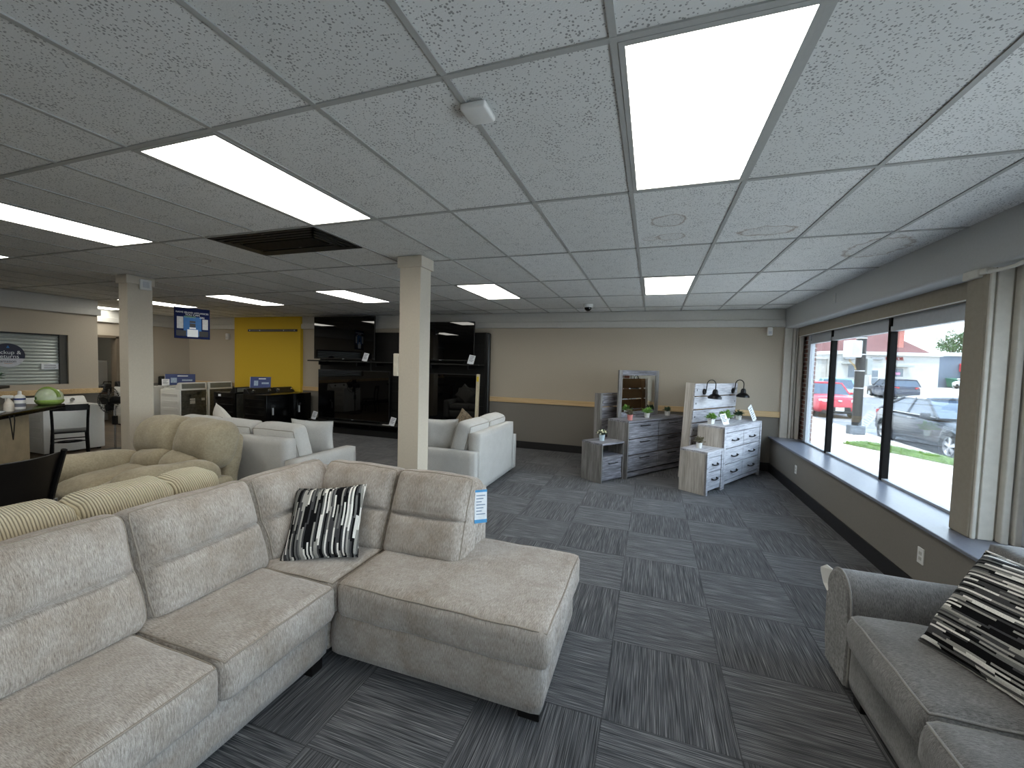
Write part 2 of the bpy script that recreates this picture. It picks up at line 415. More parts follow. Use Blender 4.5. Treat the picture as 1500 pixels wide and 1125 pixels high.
# ------------------------------------------------------------------ the room
BY = 8.05; XW = 1.97
struct('floor', B((-7, 2.5, -4, BY, -.06, 0)), M_CARPET)
struct('floor', B((-15.2, -7, -4, BY, -.06, 0)), M_VINYL)
struct('ceiling', B((-15.2, 2.085, -4, BY, CE+.006, CE+.06)), M_CEIL)
g = bmesh.new()
for i in range(-21, 4): box(g, GX+i*CW-.012, GX+i*CW+.012, -4, BY, CE, CE+.012)
for j in range(-4, 6): box(g, -12.4, 2.085, GY+j*CL-.012, GY+j*CL+.012, CE-.001, CE+.011)
struct('trim_1', g, M_TBAR)
struct('wall_back', B((-12.55, 2.5, BY, BY+.15, 0, 2.9)), M_WALL)
struct('wall_front', B((-10.6, 2.5, -4.15, -4, 0, 2.9)), M_WALL)
# pickup wall with the shutter opening, return wall, recessed wall with the doorway
struct('wall_left', B((-10.7, -10.5, -4, 2.35, 0, 2.9), (-10.7, -10.5, 4.66, 5.1, 0, 2.9), (-10.7, -10.5, 2.35, 4.66, 0, 1.125), (-10.7, -10.5, 2.35, 4.66, 2.05, 2.9)), M_WALL)
struct('wall_left', B((-12.4, -10.7, 4.98, 5.1, 0, 2.9)), M_WALL)
struct('wall_left', B((-12.55, -12.4, 5.1, 5.55, 0, 2.9), (-12.55, -12.4, 6.37, BY, 0, 2.9), (-12.55, -12.4, 5.55, 6.37, 2.1, 2.9)), M_WALL)
struct('wall_rear_room', B((-15.2, -12.55, 7.3, 7.4, 0, 2.9), (-15.2, -12.55, 5.0, 5.1, 0, 2.9), (-15.3, -15.2, 5.0, 7.4, 0, 2.9)), M_DARKROOM)
M_DOORFR = mat('door_frame_paint', (112, 100, 84), .6)
struct('door_1', B((-12.58, -12.37, 5.50, 5.56, 0, 2.13), (-12.58, -12.37, 6.36, 6.42, 0, 2.13), (-12.58, -12.37, 5.5, 6.42, 2.1, 2.16)), M_DOORFR)
# crown: flat band and projecting ledge
def crown(n, boxes, m=None): struct(n, RB(*boxes, r=.006, seg=1), m or M_CROWN)
crown('trim_2', ((-12.4, 2.085, 8.02, BY, 2.58, CE), (-12.4, 2.085, 7.985, BY, 2.467, 2.585)))
crown('trim_3', ((-10.5, -10.47, -4, 5.1, 2.58, CE), (-10.5, -10.43, -4, 5.13, 2.467, 2.585)))
crown('trim_4', ((-12.4, -12.37, 5.1, BY, 2.58, CE), (-12.4, -12.34, 5.1, BY, 2.467, 2.585)))
# chair rails
struct('trim_5', RB((-8.29, 2.085, 8.025, BY, .935, 1.035), (-12.4, -10.53, 8.025, BY, .935, 1.035), r=.004), M_RAIL)
struct('trim_6', RB((-10.5, -10.42, -4, 5.13, .935, 1.028), r=.004), M_RAIL)
struct('baseboard_back', B((-12.4, XW, 8.035, BY, 0, .145)), M_BASE)
struct('baseboard_left', B((-10.5, -10.485, -4, 5.1, 0, .145)), M_BASE)
struct('baseboard_right', B((XW-.015, XW, -4, BY, 0, .145)), M_BASE)
# window side: knee wall, sill, soffit, header
struct('wall_right', B((XW, 2.33, -4, BY, 0, .575), (2.085, 2.5, -4, -3.6, .575, 2.46)), M_WALL)
struct('trim_7', RB((XW-.04, 2.40, -3.6, BY, .575, .603), r=.006), M_SILL)
bm = bmesh.new()
pf = [(2.085, CE+.1), (2.085, 2.475)] + [(2.085+.03-.03*math.cos(a), 2.475-.03*math.sin(a)) for a in (R(30), R(60), R(90))] + [(2.42, 2.445), (2.42, CE+.1)]
prism(bm, [(x, z) for x, z in pf], -4, BY, 'y'); struct('trim_8', bm, M_SOFFIT, smooth=True)
struct('trim_9', RB((2.27, 2.36, -3.6, BY, 2.30, 2.47), r=.004), M_HEADER)
struct('trim_10', B((2.262, 2.275, -3.6, BY, 2.297, 2.306)), M_WHITE)
# end jamb at the back wall and brick pier outside it
struct('trim_11', B((2.085, 2.19, 7.99, BY, .603, 2.45)), M_JAMB)
struct('trim_12', RB((2.20, 2.235, 7.96, BY, .603, 2.45), (2.245, 2.27, 7.975, BY, .603, 2.45), (2.285, 2.335, 7.93, BY, .603, 2.31), r=.006), M_JAMB)
M_BRICK = brick_mat('brick_pier', (120, 80, 70), (138, 92, 80), (205, 200, 192))
struct('wall_brick', B((2.385, 2.42, 7.62, 8.06, -.4, 3.3), (2.2, 2.42, 8.2, 20, -.4, 3.3)), M_BRICK)
struct('wall_brick', B((2.39, 2.60, 3.56, 3.78, -.4, 3.3)), M_BRICK)
# column between the window bays
cb = bmesh.new()
rbox(cb, 2.10, 2.36, 3.65, 3.845, .603, 2.46, .012)
struct('trim_13', cb, M_HEADER)
struct('trim_14', RB((2.112, 2.135, 3.632, 3.66, .603, 2.46), (2.15, 2.232, 3.640, 3.66, .603, 2.46), (2.245, 2.285, 3.60, 3.66, .603, 2.46), (2.30, 2.345, 3.585, 3.66, .603, 2.46), r=.007), M_JAMB)
def window(name, y0, y1, mull, x=2.35):
    w = bpy.data.objects.new(name, None); link(w); w['kind'] = 'structure'
    obj('frame', B((x-.035, x+.03, y0, y1, 2.16, 2.21), (x-.02, x+.03, y0, y1, 2.21, 2.31), (x-.03, x+.03, y0, y0+.07, .603, 2.17), (x-.03, x+.03, y1-.1, y1, .603, 2.3), (x-.03, x+.03, y0, y1, .60, .625)), M_ALU, w)
    for y in mull: obj('mullion', RB((x-.035, x+.03, y-.026, y+.026, .603, 2.30), r=.005), M_BRONZE, w)
    e = [y0]+list(mull)+[y1]
    for a, b in zip(e, e[1:]): obj('pane', B((x-.003, x+.003, a, b, .61, 2.2)), M_GLASS, w)
window('window_1', 3.78, 7.66, (5.31, 6.765))
window('window_2', -3.6, 3.56, (-2.2, -.75, .7, 2.15))
# pillars
def pillar(n, x0, x1, y0, y1, zc):
    struct(n, RB((x0, x1, y0, y1, 0, CE), (x0-.02, x1+.02, y0-.02, y1+.02, zc, CE), r=.004), M_PILLAR)
pillar('trim_15', -2.455, -2.215, 3.60, 3.80, 2.66)
pillar('trim_16', -6.80, -6.615, 3.53, 3.82, 2.66)
# yellow accent panel
M_YEL = mat('yellow_paint', (214, 178, 44), .8, var=.03, scale=60)
struct('trim_17', B((-10.535, -8.29, 7.965, BY, 0, CE)), M_YEL)

# ------------------------------------------------------------------ ceiling fixtures
M_DIFF = emit('panel_diffuser', (255, 252, 242), PANEL)
def panel(i, j, label):
    x0, y0 = GX+i*CW, GY+j*CL
    t = thing('ceiling_light', label, 'ceiling light', (x0+CW/2, y0+CL/2, CE), 0, 'fluorescent ceiling panels')
    a, b, w = CW/2-.013, CL/2-.013, .022; bm = bmesh.new()
    for q in ((-a, a, -b, -b+w), (-a, a, b-w, b), (-a, -a+w, -b+w, b-w), (a-w, a, -b+w, b-w)): box(bm, *q, -.002, .006)
    obj('frame', bm, M_TBAR, t); obj('diffuser', B((-a+w, a-w, -b+w, b-w, .0005, .005)), M_DIFF, t)
for i, j, l in ((0, 0, 'largest and nearest lit ceiling panel, top right of the room'), (-4, 0, 'lit ceiling panel directly in front of the black ceiling vent'),
    (-8, 0, 'lit ceiling panel cut by the left edge, beyond the panel at the vent'), (-12, 0, 'far lit ceiling panel, only its tip showing at the left edge'),
    (0, 3, 'small lit ceiling panel near the back wall, above the bedroom dressers'), (-4, 3, 'lit ceiling panel just right of the central pillar top'),
    (-8, 3, 'lit ceiling panel above the televisions, left of the central pillar'), (-12, 3, 'lit ceiling panel in front of the yellow wall panel'),
    (-16, 3, 'lit ceiling panel behind the hanging blue appliance sign'), (-20, 3, 'lit ceiling panel left of the left pillar, above the doorway'),
    (-4, -3, 'lit ceiling panel behind the viewer, left one'), (-23, 3, 'unseen ceiling panel added to light the small room beyond the doorway'), (0, -3, 'lit ceiling panel behind the viewer, right one')):  # the panel past the doorway is out of view, added to brighten that room
    panel(i, j, l)
# ceiling vent
vx0, vx1, vy0, vy1 = GX-6*CW, GX-4*CW, GY+CL, GY+1.5*CL
t = thing('ceiling_vent', 'black louvred air vent set in the ceiling tiles', 'vent', ((vx0+vx1)/2, (vy0+vy1)/2, CE))
a, b = (vx1-vx0)/2-.01, (vy1-vy0)/2-.01
M_VENT = mat('vent_black', (40, 38, 34), .5, .3, var=.15)
bm = bmesh.new()
for k in range(4):
    o = k*.045
    for q in ((-a+o, a-o, -b+o, -b+o+.03), (-a+o, a-o, b-o-.03, b-o), (-a+o, -a+o+.03, -b+o, b-o), (a-o-.03, a-o, -b+o, b-o)): box(bm, *q, -.006-.004*k, .002-.004*k)
obj('frame', bm, M_VENT, t)
obj('backing', B((-a, a, -b, b, .0025, .005)), M_BLK, t)
obj('grille', B(*[(-a+.19, a-.19, -b+.19+k*.018, -b+.19+k*.018+.009, -.02, -.004) for k in range(int((2*b-.38)/.018))]), M_VENT, t)
tag(obj('wireless_access_point', RB((-.058, .058, -.062, .062, -.03, 0), r=.012, seg=3), M_WHITE, smooth=True, M=T((-.73, 1.61, CE))), 'square white wireless unit stuck on the ceiling', 'access point')
t = thing('security_camera', 'white dome security camera under the ceiling', 'camera', (-1.07, 7.03, CE))
bm = bmesh.new(); lathe(bm, [(0, 0), (.085, 0), (.085, -.03), (.075, -.055), (0, -.055)], 20); obj('housing', bm, M_WHITE, t, True)
bm = bmesh.new(); lathe(bm, [(.06, -.055), (.055, -.085), (.03, -.108), (0, -.115)], 20); obj('dome', bm, M_GLOSSBLK, t, True)
# small wall devices
def plate(name, label, cat, M, w, h, d, m=None, slots=True):
    t = thing(name, label, cat); t.matrix_world = M
    obj('plate', RB((-w/2, w/2, -d, 0, -h/2, h/2), r=min(.003, d/3)), m or M_WHITE, t)
    if slots:
        for s in (-1, 1): obj('socket', RB((-.016, .016, -d-.002, -d+.001, s*.02-.013, s*.02+.013), r=.001, seg=1), mat('socket_grey', (190, 188, 180), .5), t)
WR = RZ(-PI/2)   # local -y -> world -x
plate('wall_outlet', 'white outlet on the low window wall, nearer the grey sofa', 'outlet', T((XW, 3.86, .36)) @ WR, .075, .12, .008)
plate('wall_outlet', 'white outlet on the low window wall beside the dressers', 'outlet', T((XW, 6.69, .35)) @ WR, .075, .12, .008)
plate('wall_outlet', 'painted outlet plate high on the soffit above the window', 'outlet', T((2.085, 6.07, 2.63)) @ WR, .075, .12, .008, M_SOFFIT)
def sensor(label, loc, s=1):
    t = thing('motion_sensor', label, 'sensor', loc)
    obj('housing', RB((-.035*s, .035*s, -.05*s, 0, -.065*s, .065*s), r=.012*s, seg=2), M_WHITE, t, True)
    obj('lens', RB((-.022*s, .022*s, -.053*s, -.048*s, -.045*s, .0), r=.002, seg=1), mat('lens_grey', (196, 198, 200), .3), t)
sensor('white motion sensor at the right end of the back wall', (1.85, 7.985, 2.39), 1.1)
sensor('white motion sensor left of the yellow wall panel', (-10.86, BY, 2.27), 1.3)
t = thing('wall_thermostat', 'cream thermostat box on the left side of the central pillar', 'thermostat', (-2.475, 3.625, 1.68)); t.rotation_euler = (0, 0, -PI/2)
obj('case', RB((-.045, .045, -.035, .02, -.115, .115), r=.008), mat('cream_plastic', (214, 206, 188), .5), t); obj('vent_panel', RB((-.035, .035, -.038, -.03, -.10, -.02), r=.002), mat('taupe_plastic', (160, 148, 130), .5), t)
t = thing('alarm_siren', 'white square alarm box at the top of the left pillar', 'alarm', (-6.594, 3.735, 2.66)); t.rotation_euler = (0, 0, PI/2)
obj('case', RB((-.085, .05, -.03, 0, -.065, .075), r=.01), M_WHITE, t); obj('grille', RB((-.055, .02, -.033, -.028, -.035, .045), r=.002), mat('lens_grey', (196, 198, 200), .3), t)
t = thing('cable_conduit', 'white junction box and cable at the top of the window column', 'cable box', (2.12, 3.72, 2.42))
obj('box', RB((-.05, .02, -.03, .12, -.03, .03), r=.008), M_JAMB, t); obj('cap', RB((-.045, .0, -.085, -.03, -.015, .025), r=.008), M_JAMB, t)
bm = bmesh.new(); tube(bm, [(-.02, -.08, .0), (-.02, -.16, -.01), (.0, -.26, -.005), (.02, -.38, .03), (.03, -.5, .07)], .012, 8); obj('cable', bm, M_JAMB, t, True)

# ------------------------------------------------------------------ upholstery
F_TAUPE = fabric('taupe_chenille', (100, 92, 86), (204, 197, 189), (480, 45, 45), 5, .26, tone=(.8, 1, 1.2))
F_TAUPE_P = mat('taupe_piping', (142, 133, 122), .95, var=.12, scale=200)
F_DARK = fabric('charcoal_chenille', (50, 50, 50), (158, 156, 154), (480, 60, 60), 6, .25)
F_DARK_P = mat('grey_piping', (140, 138, 134), .9, var=.15, scale=200)
F_LIGHT = fabric('pale_grey_tweed', (172, 170, 166), (216, 215, 212), (260, 200, 260), 8, .06)
F_LIGHT_P = mat('pale_piping', (150, 146, 138), .9, var=.08, scale=200)
F_BEIGE = fabric('beige_suede', (146, 135, 112), (178, 167, 144), (60, 60, 60), 5, .16)
def cord_mat():
    m = bpy.data.materials.new('beige_corduroy'); t = NT(m); s = t.sep()
    u = t.math('ADD', s[0], t.math('MULTIPLY', t.noise(4, 2), .012))
    w = t.math('ABSOLUTE', t.math('SINE', t.math('MULTIPLY', u, 260)))
    c = t.ramp(w, [(0, lin((128, 116, 88))), (.45, lin((190, 178, 148))), (1, lin((212, 201, 172)))])
    t.col(c); t.b.inputs['Roughness'].default_value = .95; t.b.inputs['Sheen Weight'].default_value = .3; t.bump(w, .006, 1); return m
F_CORD = cord_mat()
M_FOOT = mat('black_wood_foot', (16, 14, 14), .4, var=.1)
M_STRIPE = stripe_mat('striped_weave')

def upr(M, w, h, d, lean): return M @ RX(-lean)
# --- sectional: left run faces +x, back run faces -y
t = thing('sectional_sofa', 'large taupe chenille sectional sofa with chaise in the foreground', 'sofa', (-1.6, 1.4, 0))
S0 = T((-1.6, -1.4, 0)).inverted()
def SM(x, y, z): return T((x+1.6, y-1.4, z))
L90 = RZ(PI/2)
so = dict(pm=F_TAUPE_P, pr=.0045)
# bases (upholstered plinths)
def plinth(x0, x1, y0, y1, z0, z1, rz=0, m=F_TAUPE, name='base', **k):
    cx, cy, cz = (x0+x1)/2, (y0+y1)/2, (z0+z1)/2; w, d = (x1-x0, y1-y0) if rz == 0 else (y1-y0, x1-x0)
    return soft(name, w, d, z1-z0, m, t, SM(cx, cy, cz) @ RZ(rz), r=.03, puff=(.0, .004, 0), wr=.003, step=.06, **k)
plinth(-2.60, -1.655, .14, 1.80, .055, .30, PI/2, seed=1)
plinth(-1.66, -.425, 1.80, 2.64, .055, .30, 0, seed=2, pipe=None)
plinth(-2.60, -1.67, 1.80, 2.66, .055, .30, 0, seed=3)
# back frames
plinth(-2.64, -2.42, .14, 2.68, .05, .865, PI/2, name='back_frame', seed=4)
plinth(-2.44, -1.07, 2.48, 2.68, .05, .865, 0, name='back_frame', seed=5)
plinth(-2.60, -1.66, .12, .40, .055, .62, PI/2, name='arm', seed=6)
# seat cushions
def seat(cx, cy, w, d, rz, seed, z=.385, h=.195, **k):
    return soft('seat_cushion', w, d, h, F_TAUPE, t, SM(cx, cy, z) @ RZ(rz), r=.04, puff=(.003, .010, .018), pipe=['top'], wr=.006, seed=seed, **so, **k)
seat(-1.985, .775, .735, .80, PI/2, 11); seat(-1.985, 1.465, .635, .80, PI/2, 12)
seat(-2.04, 2.16, .84, .76, 0, 13)
seat(-1.0, 2.215, 1.215, .87, 0, 14, z=.39, h=.20)
# back cushions
def back(cx, cy, w, rz, seed, lean=R(21), h=.56, d=.23, z=.68, **k):
    return soft('back_cushion', w, d, h, F_TAUPE, t, SM(cx, cy, z) @ RZ(rz) @ RX(-lean), r=.06, puff=(.004, .02, .012), step=.013, pipe=['front'],
        lobes=[(.47, .52, .06), (-.5, .54, .05)], crease=(-.02, .06, .009), wr=.009, seed=seed, **so)
back(-2.325, .85, .72, PI/2, 21); back(-2.325, 1.525, .63, PI/2, 22); back(-2.325, 2.14, .60, PI/2, 23)
back(-1.93, 2.415, .62, 0, 24); back(-1.345, 2.415, .575, 0, 25)
for (x, y) in ((-.50, 1.88), (-1.72, 1.72), (-.50, 2.56), (-1.74, .2), (-2.5, .2), (-2.5, 2.58), (-1.2, 2.58)):
    bm = bmesh.new(); rbox(bm, -.055, .055, -.04, .04, -y*0, .07, .006); obj('foot', bm, M_FOOT, t, M=SM(x, y, 0))
# price tag on the chaise back
tg = thing('price_tag', 'white and blue price tag hanging on the sectional back corner', 'tag', (-1.025, 2.44, .79)); tg.rotation_euler = (R(-4), 0, R(38))
obj('card', RB((-.042, .042, -.004, 0, -.115, .10), r=.001, seg=1), mat('tag_white', (226, 232, 238), .5), tg)
for a, b in ((-.115, -.092), (.085, .1)): obj('band', B((-.042, .042, -.0055, -.004, a, b)), mat('tag_blue', (70, 150, 205), .5), tg)
obj('print', B(*[(-.03, .03-.012*(k % 3), -.0052, -.004, .06-.02*k, .066-.02*k) for k in range(7)]), mat('tag_ink', (120, 140, 165), .6), tg)
pillow('throw_pillow', 'black, white and grey striped pillow on the taupe sectional corner', 'pillow', .46, .15, M_STRIPE,
    T((-1.935, 2.06, .68)) @ RZ(R(20)) @ RX(R(90-36)) @ RZ(R(5)), seed=3)

# --- charcoal sofa by the window, faces -x
t = thing('charcoal_sofa', 'dark grey sofa with rounded arm under the window, cut by the frame', 'sofa', (1.5, 1.6, 0))
def SM(x, y, z): return T((x-1.5, y-1.6, z))
N90 = RZ(-PI/2); so = dict(pm=F_DARK_P)
def dk(name, x0, x1, y0, y1, z0, z1, r=.03, puff=(0, .004, 0), pipe=None, seed=0, wr=.003, step=.05, rot=N90, **k):
    return soft(name, y1-y0, x1-x0, z1-z0, F_DARK, t, SM((x0+x1)/2, (y0+y1)/2, (z0+z1)/2) @ rot, r=r, puff=puff, pipe=pipe, seed=seed, wr=wr, step=step, **so, **k)
dk('base', 1.045, 1.9, .2, 2.60, .05, .30, pipe=None, seed=31)
dk('seat_cushion', 1.0, 1.72, 1.86, 2.53, .295, .49, r=.055, puff=(.004, .02, .03), pipe=['top'], seed=32, step=.03, wr=.006)
dk('seat_cushion', .965, 1.72, 1.18, 1.85, .295, .49, r=.055, puff=(.004, .02, .03), pipe=['top'], seed=33, step=.03, wr=.006)
dk('seat_cushion', .985, 1.72, .5, 1.17, .295, .49, r=.055, puff=(.004, .02, .03), pipe=['top'], seed=34, step=.03, wr=.006)
dk('back_frame', 1.72, 1.91, .2, 2.86, .05, .84, seed=35)
for k, y in enumerate((1.86, 1.18, .5)):
    soft('back_cushion', .67, .22, .46, F_DARK, t, SM(1.69, y+.335, .70) @ N90 @ RX(R(-14)), r=.08, puff=(.004, .04, .02), pipe=['front'], seed=36+k, step=.03, wr=.006, **so)
def arm(y0, s):
    prof = [(0, .05), (-.005, .30), (.0, .42), (.01, .50), (.035, .565), (.08, .607), (.14, .622), (.21, .60), (.265, .54), (.285, .46), (.285, .30), (.275, .16), (.26, .05)]
    P = []
    n = len(prof)
    for i in range(n-1):
        p0, p1, p2, p3 = prof[max(0, i-1)], prof[i], prof[i+1], prof[min(n-1, i+2)]
        for q in range(4):
            u = q/4; P.append(tuple(.5*((2*p1[a])+(-p0[a]+p2[a])*u+(2*p0[a]-5*p1[a]+4*p2[a]-p3[a])*u*u+(-p0[a]+3*p1[a]-3*p2[a]+p3[a])*u**3) for a in (0, 1)))
    P.append(prof[-1]); P = [(y0+s*a, b) for a, b in P]
    bm = bmesh.new(); xs = [1.03, 1.045, 1.08]+[1.08+.82*k/14 for k in range(1, 15)]; rings = []
    cy = sum(p[0] for p in P)/len(P); cz = .33
    for x in xs:
        k = {1.03: .93, 1.045: .985}.get(x, 1); rings.append([bm.verts.new(Vector((x, cy+(a-cy)*k, cz+(b-cz)*k if b > .06 else b)) + noise.noise_vector(Vector((x*5, a*5, b*5)))*.004) for a, b in P])
    for A, Bq in zip(rings, rings[1:]):
        for i in range(len(P)): bm.faces.new((A[i], A[(i+1) % len(P)], Bq[(i+1) % len(P)], Bq[i]))
    bm.faces.new(rings[0]); bm.faces.new(rings[-1][::-1])
    o = obj('arm', bm, F_DARK, t, True, T((-1.5, -1.6, 0)))
    pb = bmesh.new(); tube(pb, [(1.045, cy+(a-cy)*.995, cz+(b-cz)*.995) for a, b in P], .006, 6); obj('piping', pb, F_DARK_P, o, 'all')
arm(2.575, 1); arm(.49, -1)
bm = bmesh.new()
for k in range(8): pass
q = [(0, 0, .03), (.035, .0, .02), (.03, .006, -.05), (.012, -.004, -.085), (-.012, .003, -.06), (-.03, .008, -.015), (-.022, -.005, .01)]
v = [bm.verts.new(p) for p in q]+[bm.verts.new((p[0], p[1]+.004, p[2])) for p in q]; n = len(q)
bm.faces.new(v[:n]); bm.faces.new(v[n:][::-1])
for i in range(n): bm.faces.new((v[i], v[(i+1) % n], v[n+(i+1) % n], v[n+i]))
o = obj('care_tag', bm, M_WHITE, t, M=SM(1.02, 2.85, .545) @ RZ(R(-55)) @ Matrix.Scale(1.3, 4)); o['label'] = 'white care tag on the arm'
for x, y in ((1.1, 2.5), (1.1, .3), (1.85, 2.5), (1.85, .3)): obj('foot', RB((-.04, .04, -.04, .04, 0, .06), r=.005), M_FOOT, t, M=SM(x, y, 0))
M_STRIPE2 = stripe_mat('striped_weave_horizontal', 62, 1)
pillow('throw_pillow', 'black, white and grey striped pillow on the charcoal sofa', 'pillow', .52, .18, M_STRIPE2,
    T((1.42, 2.13, .725)) @ RZ(R(-72)) @ RX(R(90-36)) @ RZ(R(3)), seed=8)

# --- pale grey track-arm sofas (local: faces -y, back at +y)
def track_sofa(name, label, loc, rz, width, depth, n, side=0):
    t = thing(name, label, 'sofa', loc, rz)
    w = width; aw = .16; z0 = .055
    kw = dict(pm=F_LIGHT_P, wr=.003)
    for s in (-1, 1): soft('arm', aw, depth, .6-z0, F_LIGHT, t, T((s*(w/2-aw/2), 0, (z0+.6)/2)), r=.015, puff=(0, 0, .004), step=.08, seed=s+50, **kw)
    soft('back_frame', w-2*aw+.01, .16, .82-z0, F_LIGHT, t, T((0, depth/2-.085, (z0+.82)/2)), r=.015, puff=(0, .0, 0), step=.08, seed=52, **kw)
    soft('base', w-2*aw, depth-.18, .25, F_LIGHT, t, T((0, -.06, .18)), r=.02, step=.08, seed=53, **kw)
    cw = (w-2*aw)/n
    for i in range(n):
        x = -(w-2*aw)/2+cw*(i+.5)
        soft('seat_cushion', cw-.008, depth-.2, .17, F_LIGHT, t, T((x, -.08, .39)), r=.04, puff=(.003, .015, .02), pipe=['top'], step=.05, seed=54+i, **kw)
        soft('back_cushion', cw-.01, .22, .47, F_LIGHT, t, T((x, depth/2-.29, .705)) @ RX(R(-16)), r=.06, puff=(.006, .03, .02), pipe=['front', 'back'], pr=.005, step=.035, seed=58+i, pm=F_LIGHT_P, wr=.006)
    for sx in (-1, 1):
        for sy in (-1, 1): obj('foot', RB((-.03, .03, -.03, .03, 0, .06), r=.004), M_FOOT, t, M=T((sx*(w/2-.1), sy*(depth/2-.09), 0)))
    return t
track_sofa('loveseat', 'pale grey loveseat standing right of the central pillar, back to window', (-2.515, 5.46, 0), -PI/2, 1.68, .95, 2)
track_sofa('sofa', 'pale grey sofa behind the beige recliner, facing the televisions', (-4.78, 3.90, 0), PI, 2.32, .97, 3)
M_PW = fabric('white_tweed', (186, 180, 170), (226, 222, 214), (200, 200, 200), 8, .06)
M_PB = mat('brown_fringe', (104, 92, 76), .95, var=.5, scale=40)
pillow('throw_pillow', 'pale pillow upright at the right end of the grey sofa, by its arm', 'pillow', .50, .17, F_LIGHT, T((-3.98, 4.03, .725)) @ RZ(R(-158)) @ RX(R(74)) @ RZ(R(3)), seed=4)
pillow('throw_pillow', 'white patterned pillow peeking over the left end of the grey sofa', 'pillow', .46, .15, M_PW, T((-5.42, 3.95, .78)) @ RZ(R(165)) @ RX(R(76)) @ RZ(R(38)), seed=5)
pillow('throw_pillow', 'pale pillow on the near end of the loveseat, beside the pillar', 'pillow', .50, .18, F_LIGHT, T((-2.70, 4.95, .725)) @ RZ(R(200)) @ RX(R(72)), seed=6)
pillow('throw_pillow', 'brown mottled pillow peeking over the far side of the loveseat', 'pillow', .38, .14, M_PB, T((-2.70, 5.75, .76)) @ RZ(R(60)) @ RX(R(70)) @ RZ(R(45)), seed=7)

# --- beige reclining loveseat, faces -y
t = thing('reclining_loveseat', 'beige suede reclining loveseat with puffy arms and head cushions', 'sofa', (-4.83, 2.72, 0))
bz = dict(wr=.012, step=.035)
soft('base', 1.20, .80, .34, F_BEIGE, t, T((0, 0, .22)), r=.04, seed=70, **bz)
for s in (-1, 1):
    soft('arm_panel', .26, .84, .42, F_BEIGE, t, T((s*.61, -.05, .26)), r=.05, seed=71+s, **bz)
    soft('arm', .31, .80, .26, F_BEIGE, t, T((s*(.61 if s < 0 else .56), -.13, .53)) @ RX(R(-3)), r=.10, puff=(.02, .03, .035), seed=73+s, **bz)
    soft('seat_cushion', .52, .74, .24, F_BEIGE, t, T((s*.245, -.13, .40)) @ RX(R(5)), r=.09, puff=(.01, .05, .04), seed=75+s, **bz)
    soft('footrest_panel', .48, .12, .30, F_BEIGE, t, T((s*.245, -.47, .24)), r=.05, puff=(.0, .04, .0), seed=77+s, **bz)
    soft('lumbar_cushion', .47, .24, .27, F_BEIGE, t, T((s*.235, .22, .555)) @ RY(R(s*8)) @ RX(R(-18)), r=.09, puff=(.015, .07, .03), seed=79+s, **bz)
    soft('head_cushion', .635, .27, .46, F_BEIGE, t, T((s*.318, .38, .785)) @ RY(R(s*3)) @ RX(R(-17)), r=.11, puff=(.02, .06, .03), seed=81+s, lobes=[(.2, .8, .03)], **bz)
soft('back_panel', 1.22, .16, .80, F_BEIGE, t, T((0, .46, .48)) @ RX(R(-8)), r=.05, seed=83, **bz)
bm = bmesh.new(); tube(bm, [(0, .02, .02), (0, -.03, .03), (0, -.06, -.02), (0, -.05, -.07)], .012, 8)
o = obj('recline_handle', bm, M_CHROME, t, True, T((-.745, -.28, .40))); o['label'] = 'chrome recline handle'
# --- corduroy sofa back to back with the sectional, faces -x
t = thing('corduroy_sofa', 'cream corduroy sofa back to back with the taupe sectional', 'sofa', (-3.15, .99, 0), PI/2*3)
cz = dict(wr=.006, step=.04)
soft('base', 1.7, .74, .34, F_CORD, t, T((0, .03, .22)), r=.04, seed=90, **cz)
soft('back_panel', 1.8, .12, .80, F_CORD, t, T((0, .40, .46)), r=.04, seed=91, **cz)
for s in (-1, 1):
    soft('arm', .22, .85, .58, F_CORD, t, T((s*.86, -.02, .33)), r=.09, puff=(.02, .02, .02), seed=92+s, **cz)
for i, (x, w) in enumerate(((-.815, .31), (-.465, .46), (.18, .86))):
    soft('seat_cushion', w-.02, .70, .2, F_CORD, t, T((x, -.05, .42)), r=.08, puff=(.01, .03, .03), seed=95+i, **cz)
    soft('back_cushion', w, .26, .52, F_CORD, t, T((x, .30, .70)) @ RX(R(-8)), r=.075, puff=(.0, .05, .018), seed=98+i, wr=.008, step=.03)

# ------------------------------------------------------------------ bedroom furniture
K = (3, 40, 40)
W_GH = wood('grey_oak_horizontal', (64, 64, 68), (124, 124, 131), (180, 180, 190), (4, 50, 50)); W_GV = wood('grey_oak_vertical', (82, 80, 78), (122, 120, 118), (158, 157, 156), (50, 50, 3.2))
W_WH = wood('white_oak_horizontal', (112, 112, 120), (184, 184, 190), (212, 212, 216), (4, 46, 46)); W_WV = wood('white_oak_vertical', (140, 132, 122), (186, 180, 172), (216, 212, 206), (44, 44, 3))
M_HANDLE = mat('dark_pull', (28, 28, 31), .35, .6)
M_KRAFT = mat('brown_board', (120, 92, 62), .8, var=.08)
def pull(p, x, z, y, w, curved=False):
    bm = bmesh.new()
    if curved:
        tube(bm, [(x-w/2, y, z), (x-w/2, y-.022, z-.002), (x-w/4, y-.026, z-.012), (x, y-.027, z-.014), (x+w/4, y-.026, z-.012), (x+w/2, y-.022, z-.002), (x+w/2, y, z)], .008, 6)
        for s in (-1, 1): rbox(bm, x+s*w/2-.014, x+s*w/2+.014, y-.006, y+.002, z-.012, z+.012, .002, 1)
    else:
        tube(bm, [(x-w/2, y-.025, z), (x+w/2, y-.025, z)], .008, 6)
        for s in (-1, 1): tube(bm, [(x+s*w*.4, y, z), (x+s*w*.4, y-.025, z)], .006, 6)
    return obj('handle', bm, M_HANDLE, p, True)
